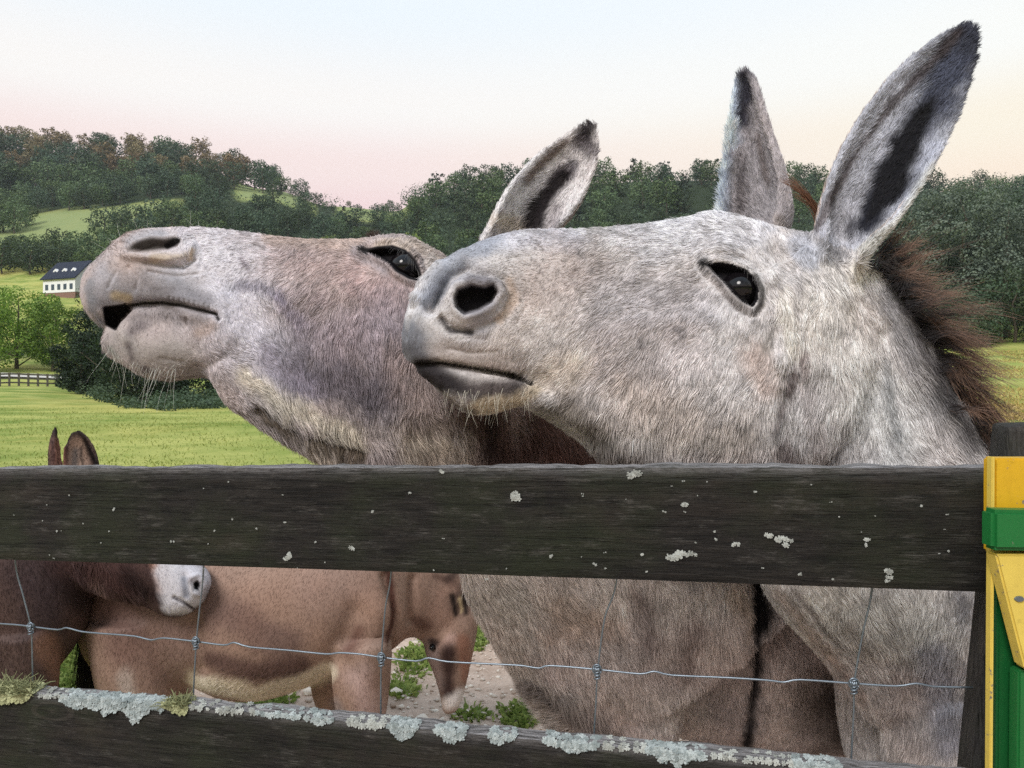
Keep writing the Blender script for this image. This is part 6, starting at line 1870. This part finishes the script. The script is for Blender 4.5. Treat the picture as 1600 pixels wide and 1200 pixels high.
# woven wire behind the boards
M['wire'] = simple("galvanised_wire", srgb(120, 130, 140), .38, .6, .25, 80, metal=.75)
def wire(name, pts, rad, parent=fence, K=8, M_=7, sub=5):
    v, f = tube(pts, [rad]*len(pts), sub, M_)
    return link(name, mesh_np(name, v, f), M['wire'], parent, smooth=True)
bk = .034
hw_ = [(-200, 962), (-60, 971), (22, 976), (48, 979), (90, 984), (104, 981), (128, 987), (160, 990), (210, 994), (236, 1000), (256, 997), (303, 1002), (350, 1008), (366, 1004), (390, 1011), (450, 1016), (510, 1022), (530, 1020), (562, 1022), (596, 1027), (650, 1033), (670, 1028), (700, 1034), (780, 1038),
       (815, 1040), (842, 1044), (860, 1040), (933, 1046), (1000, 1053), (1022, 1049), (1050, 1055), (1140, 1059), (1200, 1063), (1225, 1066), (1250, 1062), (1334, 1068), (1400, 1072), (1432, 1068), (1460, 1073), (1520, 1074)]
wire("horizontal_wire", [on_fence(x, y, bk) for x, y in hw_], .00125, sub=3)
wire("horizontal_wire", [on_fence(x, y+188+x*.035, bk) for x, y in hw_], .00125, sub=2)
verts_ = [[(20, 770), (24, 880), (36, 930), (48, 978), (50, 1010), (51, 1060), (52, 1200), (52, 1380)], [(322, 740), (318, 890), (312, 950), (307, 1000), (304, 1050), (302, 1100), (300, 1240), (298, 1400)], [(614, 760), (611, 895), (602, 950), (596, 1026), (595, 1080), (595, 1130), (594, 1290), (592, 1440)],
          [(975, 760), (963, 910), (945, 965), (934, 1046), (931, 1100), (928, 1155), (925, 1300), (922, 1460)], [(1382, 770), (1362, 925), (1348, 990), (1335, 1065), (1334, 1110), (1330, 1190), (1325, 1320), (1320, 1500)]]
knots = [(48, 979), (306, 1002), (596, 1027), (933, 1046), (1334, 1068)]
for pl, kn in zip(verts_, knots):
    wr = wire("vertical_wire", [on_fence(x, y, bk - .002) for x, y in pl], .00115)
    c = on_fence(kn[0], kn[1], bk - .003)
    px_m = F / c[1]
    q = []
    for i in range(46):           # wraps of the hinge joint
        a = i * .62; hgt = (i / 45 - .5)
        if i < 22: q.append(c + F3 * (hgt + .25) * .018 + np.array([0, 0, 1]) * math.sin(a*2) * .0034 + B3 * math.cos(a*2) * .0034)
        else: q.append(c + F3 * math.sin(a*2) * .0034 + B3 * math.cos(a*2) * .0034 - np.array([0, 0, 1]) * (hgt - .05) * .034 + [0, 0, .003])
    v, f = tube(q, [.0011]*len(q), 2, 6)
    ko = link("knot", mesh_np("knot", v, f), M['wire'], fence, smooth=True)
    ring_ = [c + F3*.0055*math.cos(a) + np.array([0, 0, .0065*math.sin(a)]) - B3*.001 for a in np.linspace(0, 6.0, 14)]
    v, f = tube(ring_, [.0010]*len(ring_), 2, 6)
    link("knot", mesh_np("knot", v, f), M['wire'], fence, smooth=True)
tag(fence, "dark weathered board fence with woven wire and pale lichen", "fence")

# nail heads and small scars on the upper board
# ------------------------------------------------------------------ lichen: lobed rosettes that stand off the wood
def lichen_mat(name, c1, c2, sc=260):
    m, t, b = new_mat(name)
    n = noise(t, sc, 5, .6)
    c = mixc(t, n, c1, c2)
    tn_ = nd(t, 'ShaderNodeAttribute', attribute_name='tint').outputs['Fac']
    c = mixc(t, cramp(t, tn_, [(0., .75), (1., 0.)]), c, np.array(c1) * .6)
    t.links.new(c, b.inputs["Base Color"]); b.inputs["Roughness"].default_value = .85; b.inputs["Specular IOR Level"].default_value = .1
    bump(t, b, noise(t, sc*3, 4), .6, .0008)
    return m
M['lichen'] = lichen_mat("blue_grey_lichen", srgb(126, 138, 138), srgb(206, 212, 212))
M['lichen_y'] = lichen_mat("yellow_green_lichen", srgb(140, 144, 104), srgb(202, 202, 162))
M['crust'] = lichen_mat("pale_crust_lichen", srgb(150, 152, 146), srgb(200, 204, 200))

def rosette(V, Fs, c, u, v, n, R, r, lobes=9, up=.35):
    """a foliose thallus: many overlapping crinkled lobes in the plane u, v with outward normal n"""
    for ring_, (q, cnt) in enumerate(((1.0, lobes), (.62, max(lobes-2, 4)), (.3, 4))):
        for i in range(cnt):
            a = i * 6.283 / cnt + r.uniform(-.3, .3) + ring_ * .5
            rr = R * q * r.uniform(.8, 1.12); w = R * r.uniform(.24, .36) * (1.15 if ring_ else 1)
            d = u * math.cos(a) + v * math.sin(a); s = u * -math.sin(a) + v * math.cos(a)
            base = c + d * rr * .25; o = len(V)
            h0 = R * (.05 + .10 * ring_)
            k = 9
            V.append(base + n * h0)
            for j in range(k):
                b_ = (j / (k-1) - .5) * 3.0
                e = c + d * (rr - w*.9 + w * math.cos(b_) * r.uniform(.8, 1.15)) + s * w * math.sin(b_) * r.uniform(.8, 1.15)
                V.append(e + n * (h0 * .6 + R * up * .28 * r.random()))
            mid_ = c + d * rr * .7 + n * (h0 + R * .10 * r.uniform(.3, 1.2)); V.append(mid_)
            for j in range(k-1): Fs.append((o + 1 + j, o + 2 + j, o + k + 1))
            Fs.append((o, o + 1, o + k + 1)); Fs.append((o + k, o, o + k + 1))

def patch(name, spots, mat, parent, seed, face_n=None):
    toner = np.random.default_rng(seed + 900)
    r = np.random.default_rng(seed); V, Fs = [], []; tone = []
    for (p, R, nn) in spots:
        nn = np.array(nn, float); nn /= np.linalg.norm(nn)
        u = np.cross(nn, [0, 0, 1.0]) if abs(nn[2]) < .9 else F3.copy(); u /= np.linalg.norm(u); v = np.cross(nn, u)
        n0 = len(V)
        rosette(V, Fs, np.array(p), u, v, nn, R, r, lobes=int(5 + R * 500))
        tone += [toner.uniform(0, 1)] * (len(V) - n0)
    me = mesh_np(name, V, Fs)
    a_ = me.attributes.new('tint', 'FLOAT', 'POINT'); a_.data.foreach_set('value', np.array(tone, np.float32)); o = link(name, me, mat, parent)
    return o
front = np.array([FN[0], FN[1], 0.0])
def edge2(px):          # the upper front edge of the lower rail
    return on_fence(px, np.interp(px, [0, 400, 800, 1300, 1560], [1079, 1112, 1151, 1198, 1224]))
def lichen_run(name, px0, px1, drop, mat, seed, dens=1.0, R=(.0035, .0065), top=True, rail=rail2):
    r = np.random.default_rng(seed); spots = []
    m_per = 1.0
    n = int((px1 - px0) / 3.6 * dens)
    for i in range(n):
        px = px0 + (px1-px0)*(i + r.random())/n
        e = edge2(px); f = (px-px0)/(px1-px0)
        dd = drop(f) if callable(drop) else drop * (math.sin(math.pi * min(max(f, .02), .98)) ** .6)
        dd *= .30 + .9 * float(vnoise(np.array([[px * .09 + seed * 7, 0.3]]), 1.0)[0])
        for k in range(1 + int(dd / .006)):
            z = r.uniform(-.1, 1) * dd
            if z < .002 or (top and r.random() < .35):
                spots.append((e - np.array([FN[0], FN[1], 0]) * r.uniform(0, .020) + [0, 0, .001], r.uniform(*R), (front[0]*.3, front[1]*.3, 1)))
            if z > 0:
                spots.append((e + front * .001 - [0, 0, z], r.uniform(*R), (front[0] + r.normal(0, .15), front[1], .35 + r.normal(0, .15))))
    o = patch(name, spots, mat, fence, seed)
    o.parent = rail; o.matrix_parent_inverse = Matrix.Translation(fence.location).inverted() @ Matrix.Identity(4)
    o.matrix_parent_inverse = Matrix.Identity(4)
    return o
lichen_run("lichen_patch", 95, 255, lambda f: .006 + .024*max(0, math.sin(f*3.1))**.7*(.75+.4*math.sin(f*19)), M['lichen'], 1, 1.7)
lichen_run("lichen_patch", 258, 292, .016, M['lichen_y'], 2, 2.2)
lichen_run("lichen_patch", -20, 46, lambda f: .018*(1-f)+.004, M['lichen_y'], 3, 2.4, R=(.007, .013))
lichen_run("lichen_patch", 400, 470, .006, M['lichen'], 4, 1.3, R=(.0025, .005))
lichen_run("lichen_patch", 475, 520, .009, M['lichen'], 5, 1.5, R=(.003, .0055))
lichen_run("lichen_patch", 545, 600, .006, M['crust'], 6, 1.0, R=(.004, .006))
lichen_run("lichen_patch", 606, 652, .017, M['lichen'], 7, 2.2, R=(.003, .006))
lichen_run("lichen_patch", 682, 726, .014, M['lichen'], 8, 2.2, R=(.003, .006))
lichen_run("lichen_patch", 764, 805, .009, M['lichen'], 9, 1.6, R=(.003, .0055))
lichen_run("lichen_patch", 850, 934, lambda f: .011*math.sin(f*3.1), M['lichen'], 10, 1.7, R=(.003, .006))
lichen_run("lichen_patch", 1008, 1100, lambda f: .015*max(.2, math.sin(f*3.1)), M['lichen'], 11, 1.9, R=(.003, .006))
lichen_run("lichen_patch", 1240, 1312, .010, M['lichen'], 12, 1.8, R=(.003, .0055))
lichen_run("lichen_patch", 60, 100, .006, M['crust'], 13, .8, R=(.003, .006))
lichen_run("lichen_patch", 296, 400, .004, M['crust'], 14, .5, R=(.003, .006))
lichen_run("lichen_patch", 940, 1010, .003, M['crust'], 15, .5, R=(.003, .005))
lichen_run("lichen_patch", 1110, 1240, .003, M['crust'], 16, .4, R=(.003, .005))
# bushy yellow-green tufts
def beard(px0, px1, n, L, seed):
    r = np.random.default_rng(seed); V, Fs = [], []
    for i in range(n):
        e = edge2(r.uniform(px0, px1)) - np.array([FN[0], FN[1], 0]) * r.uniform(-.002, .018)
        d = r.normal(0, 1, 3); d[2] = abs(d[2]) * .8; d -= B3 * .35; d /= np.linalg.norm(d); l = L * r.uniform(.4, 1)
        v, f = tube([e, e + d*l*.5 + r.normal(0, l*.1, 3), e + d*l + r.normal(0, l*.15, 3)], [.0011, .0009, .0004], 1, 4)
        o = len(V); V += list(v); Fs += [tuple(q + o for q in k) for k in f]
    o = link("lichen_tuft", mesh_np("lichen_tuft", V, Fs), M['lichen_y'], rail2); o.matrix_parent_inverse = Matrix.Identity(4)
beard(-15, 48, 420, .024, 31); beard(258, 290, 200, .018, 32)
# crusty spots on the upper board
r = np.random.default_rng(71)
spots1 = [(994, 740, 9), (690, 736, 6), (808, 775, 10), (806, 777, 6), (1070, 787, 6), (452, 868, 8), (446, 872, 5), (550, 856, 5), (1060, 868, 12), (1075, 866, 7), (1046, 870, 7), (1202, 835, 8), (1226, 847, 9), (1232, 844, 6), (1150, 850, 5), (1180, 768, 4), (1354, 843, 5), (1352, 850, 4),
          (1388, 893, 7), (1390, 902, 5), (1385, 908, 4), (1250, 898, 4), (1003, 866, 4), (930, 882, 4), (862, 868, 4), (1116, 830, 3), (1118, 842, 3), (582, 798, 4), (180, 795, 4), (1010, 893, 3), (1040, 800, 3), (1300, 905, 3), (365, 812, 3), (270, 846, 3), (760, 905, 3), (640, 770, 3), (1440, 790, 3), (1480, 860, 3), (90, 830, 3)]
for i in range(46): spots1.append((r.uniform(20, 1530), r.uniform(750, 895), r.uniform(1.2, 2.4)))
for i, (x, y, R) in enumerate(spots1):
    c = on_fence(x, y); mp = R * c[1] / F
    o = patch("lichen_spot", [(c + front*.0012 + F3*r.normal(0, mp*.5) + [0, 0, r.normal(0, mp*.25)], mp*r.uniform(.45, .75), (front[0], front[1], .05)) for _ in range(4 if R > 4 else 2)], M['crust'], fence, 200+i)
    o.parent = rail1; o.matrix_parent_inverse = Matrix.Identity(4)

# ------------------------------------------------------------------ painted green and yellow box at the right
def painted(name, col, chips=None):
    m, t, b = new_mat(name)
    n = noise(t, 18, 6, .7); n2 = noise(t, 140, 4, .7)
    c = mixc(t, n, col*.78, np.minimum(col*1.12, 1)); 
    c = mixc(t, cramp(t, n2, [(.6, 0.), (.78, .6)]), c, col*.4)
    n3 = noise(t, 5, 8, .8, None, (1, 1, .3))
    c = mixc(t, cramp(t, n3, [(.45, 0.), (.75, .55)]), c, col*.5 + srgb(70, 62, 50)*.25)
    if chips is not None:
        ch = noise(t, 26, 8, .8)
        c = mixc(t, cramp(t, ch, [(chips, 0.), (chips+.02, 1.)]), c, srgb(120, 112, 104))
    t.links.new(c, b.inputs["Base Color"]); b.inputs["Roughness"].default_value = .42; b.inputs["Specular IOR Level"].default_value = .4
    bump(t, b, noise(t, 60, 6, .7, None, (1, 1, .25)), .35, .0015)
    return m
Yel = painted("yellow_gloss_paint", srgb(214, 168, 34), .60); Yel2 = painted("worn_pale_yellow_paint", srgb(214, 188, 88), .58)
Grn = painted("bright_green_paint", srgb(26, 104, 50), .66); Grn2 = painted("deep_green_paint", srgb(16, 84, 40))
bx = empty("feed_box", (.66, .80, 0))
def prism(name, pxs, y0, th, mat, y1=None, bev=.002):
    """a panel: outline in the photo at depth y0, thickness th going back"""
    n = len(pxs); A = [P(x, y, y0) for x, y in pxs]
    B = [a + np.array([.0, th, 0]) for a in A]
    bm = bmesh.new(); va = [bm.verts.new(tuple(v)) for v in A]; vb = [bm.verts.new(tuple(v)) for v in B]
    bm.faces.new(va); bm.faces.new(vb[::-1])
    for i in range(n): bm.faces.new([va[i], vb[i], vb[(i+1) % n], va[(i+1) % n]])
    bmesh.ops.recalc_face_normals(bm, faces=bm.faces)
    if bev: bmesh.ops.bevel(bm, geom=bm.edges[:], offset=bev, segments=2, affect='EDGES')
    me = bpy.data.meshes.new(name); bm.to_mesh(me); bm.free()
    return link(name, me, mat, bx)
prism("side_board", [(1550, 714), (1555, 714), (1551, 1320), (1546, 1320)], .78, .009, Yel2, bev=.0008)
prism("top_board", [(1554, 716), (1760, 716), (1760, 866), (1554, 866)], .783, .02, Yel)
prism("green_batten", [(1552, 797), (1780, 801), (1780, 864), (1552, 861)], .755, .022, Grn, bev=.004)
prism("brace", [(1556, 866), (1640, 866), (1690, 1080), (1602, 1046)], .762, .018, Yel2)
prism("back_panel", [(1560, 868), (1800, 868), (1800, 1400), (1556, 1400)], .790, .02, Grn2)
prism("front_panel", [(1592, 1048), (1820, 1048), (1820, 1420), (1588, 1420)], .770, .016, Grn)
def screw(px, py, Y_):
    bm = bmesh.new(); bmesh.ops.create_cone(bm, cap_ends=True, segments=20, radius1=.0042, radius2=.0036, depth=.0015)
    c = P(px, py, Y_)
    for v in bm.verts:
        co = v.co.copy(); v.co = Vector((co.x*1.2 + c[0], c[1] - co.z, co.y*.7 + c[2]))
    me = bpy.data.meshes.new("screw"); bm.to_mesh(me); bm.free()
    link("screw", me, M['wire'], bx)
screw(1593, 936, .761)
tag(bx, "yellow and green painted wooden box at the right edge beside the post", "box")
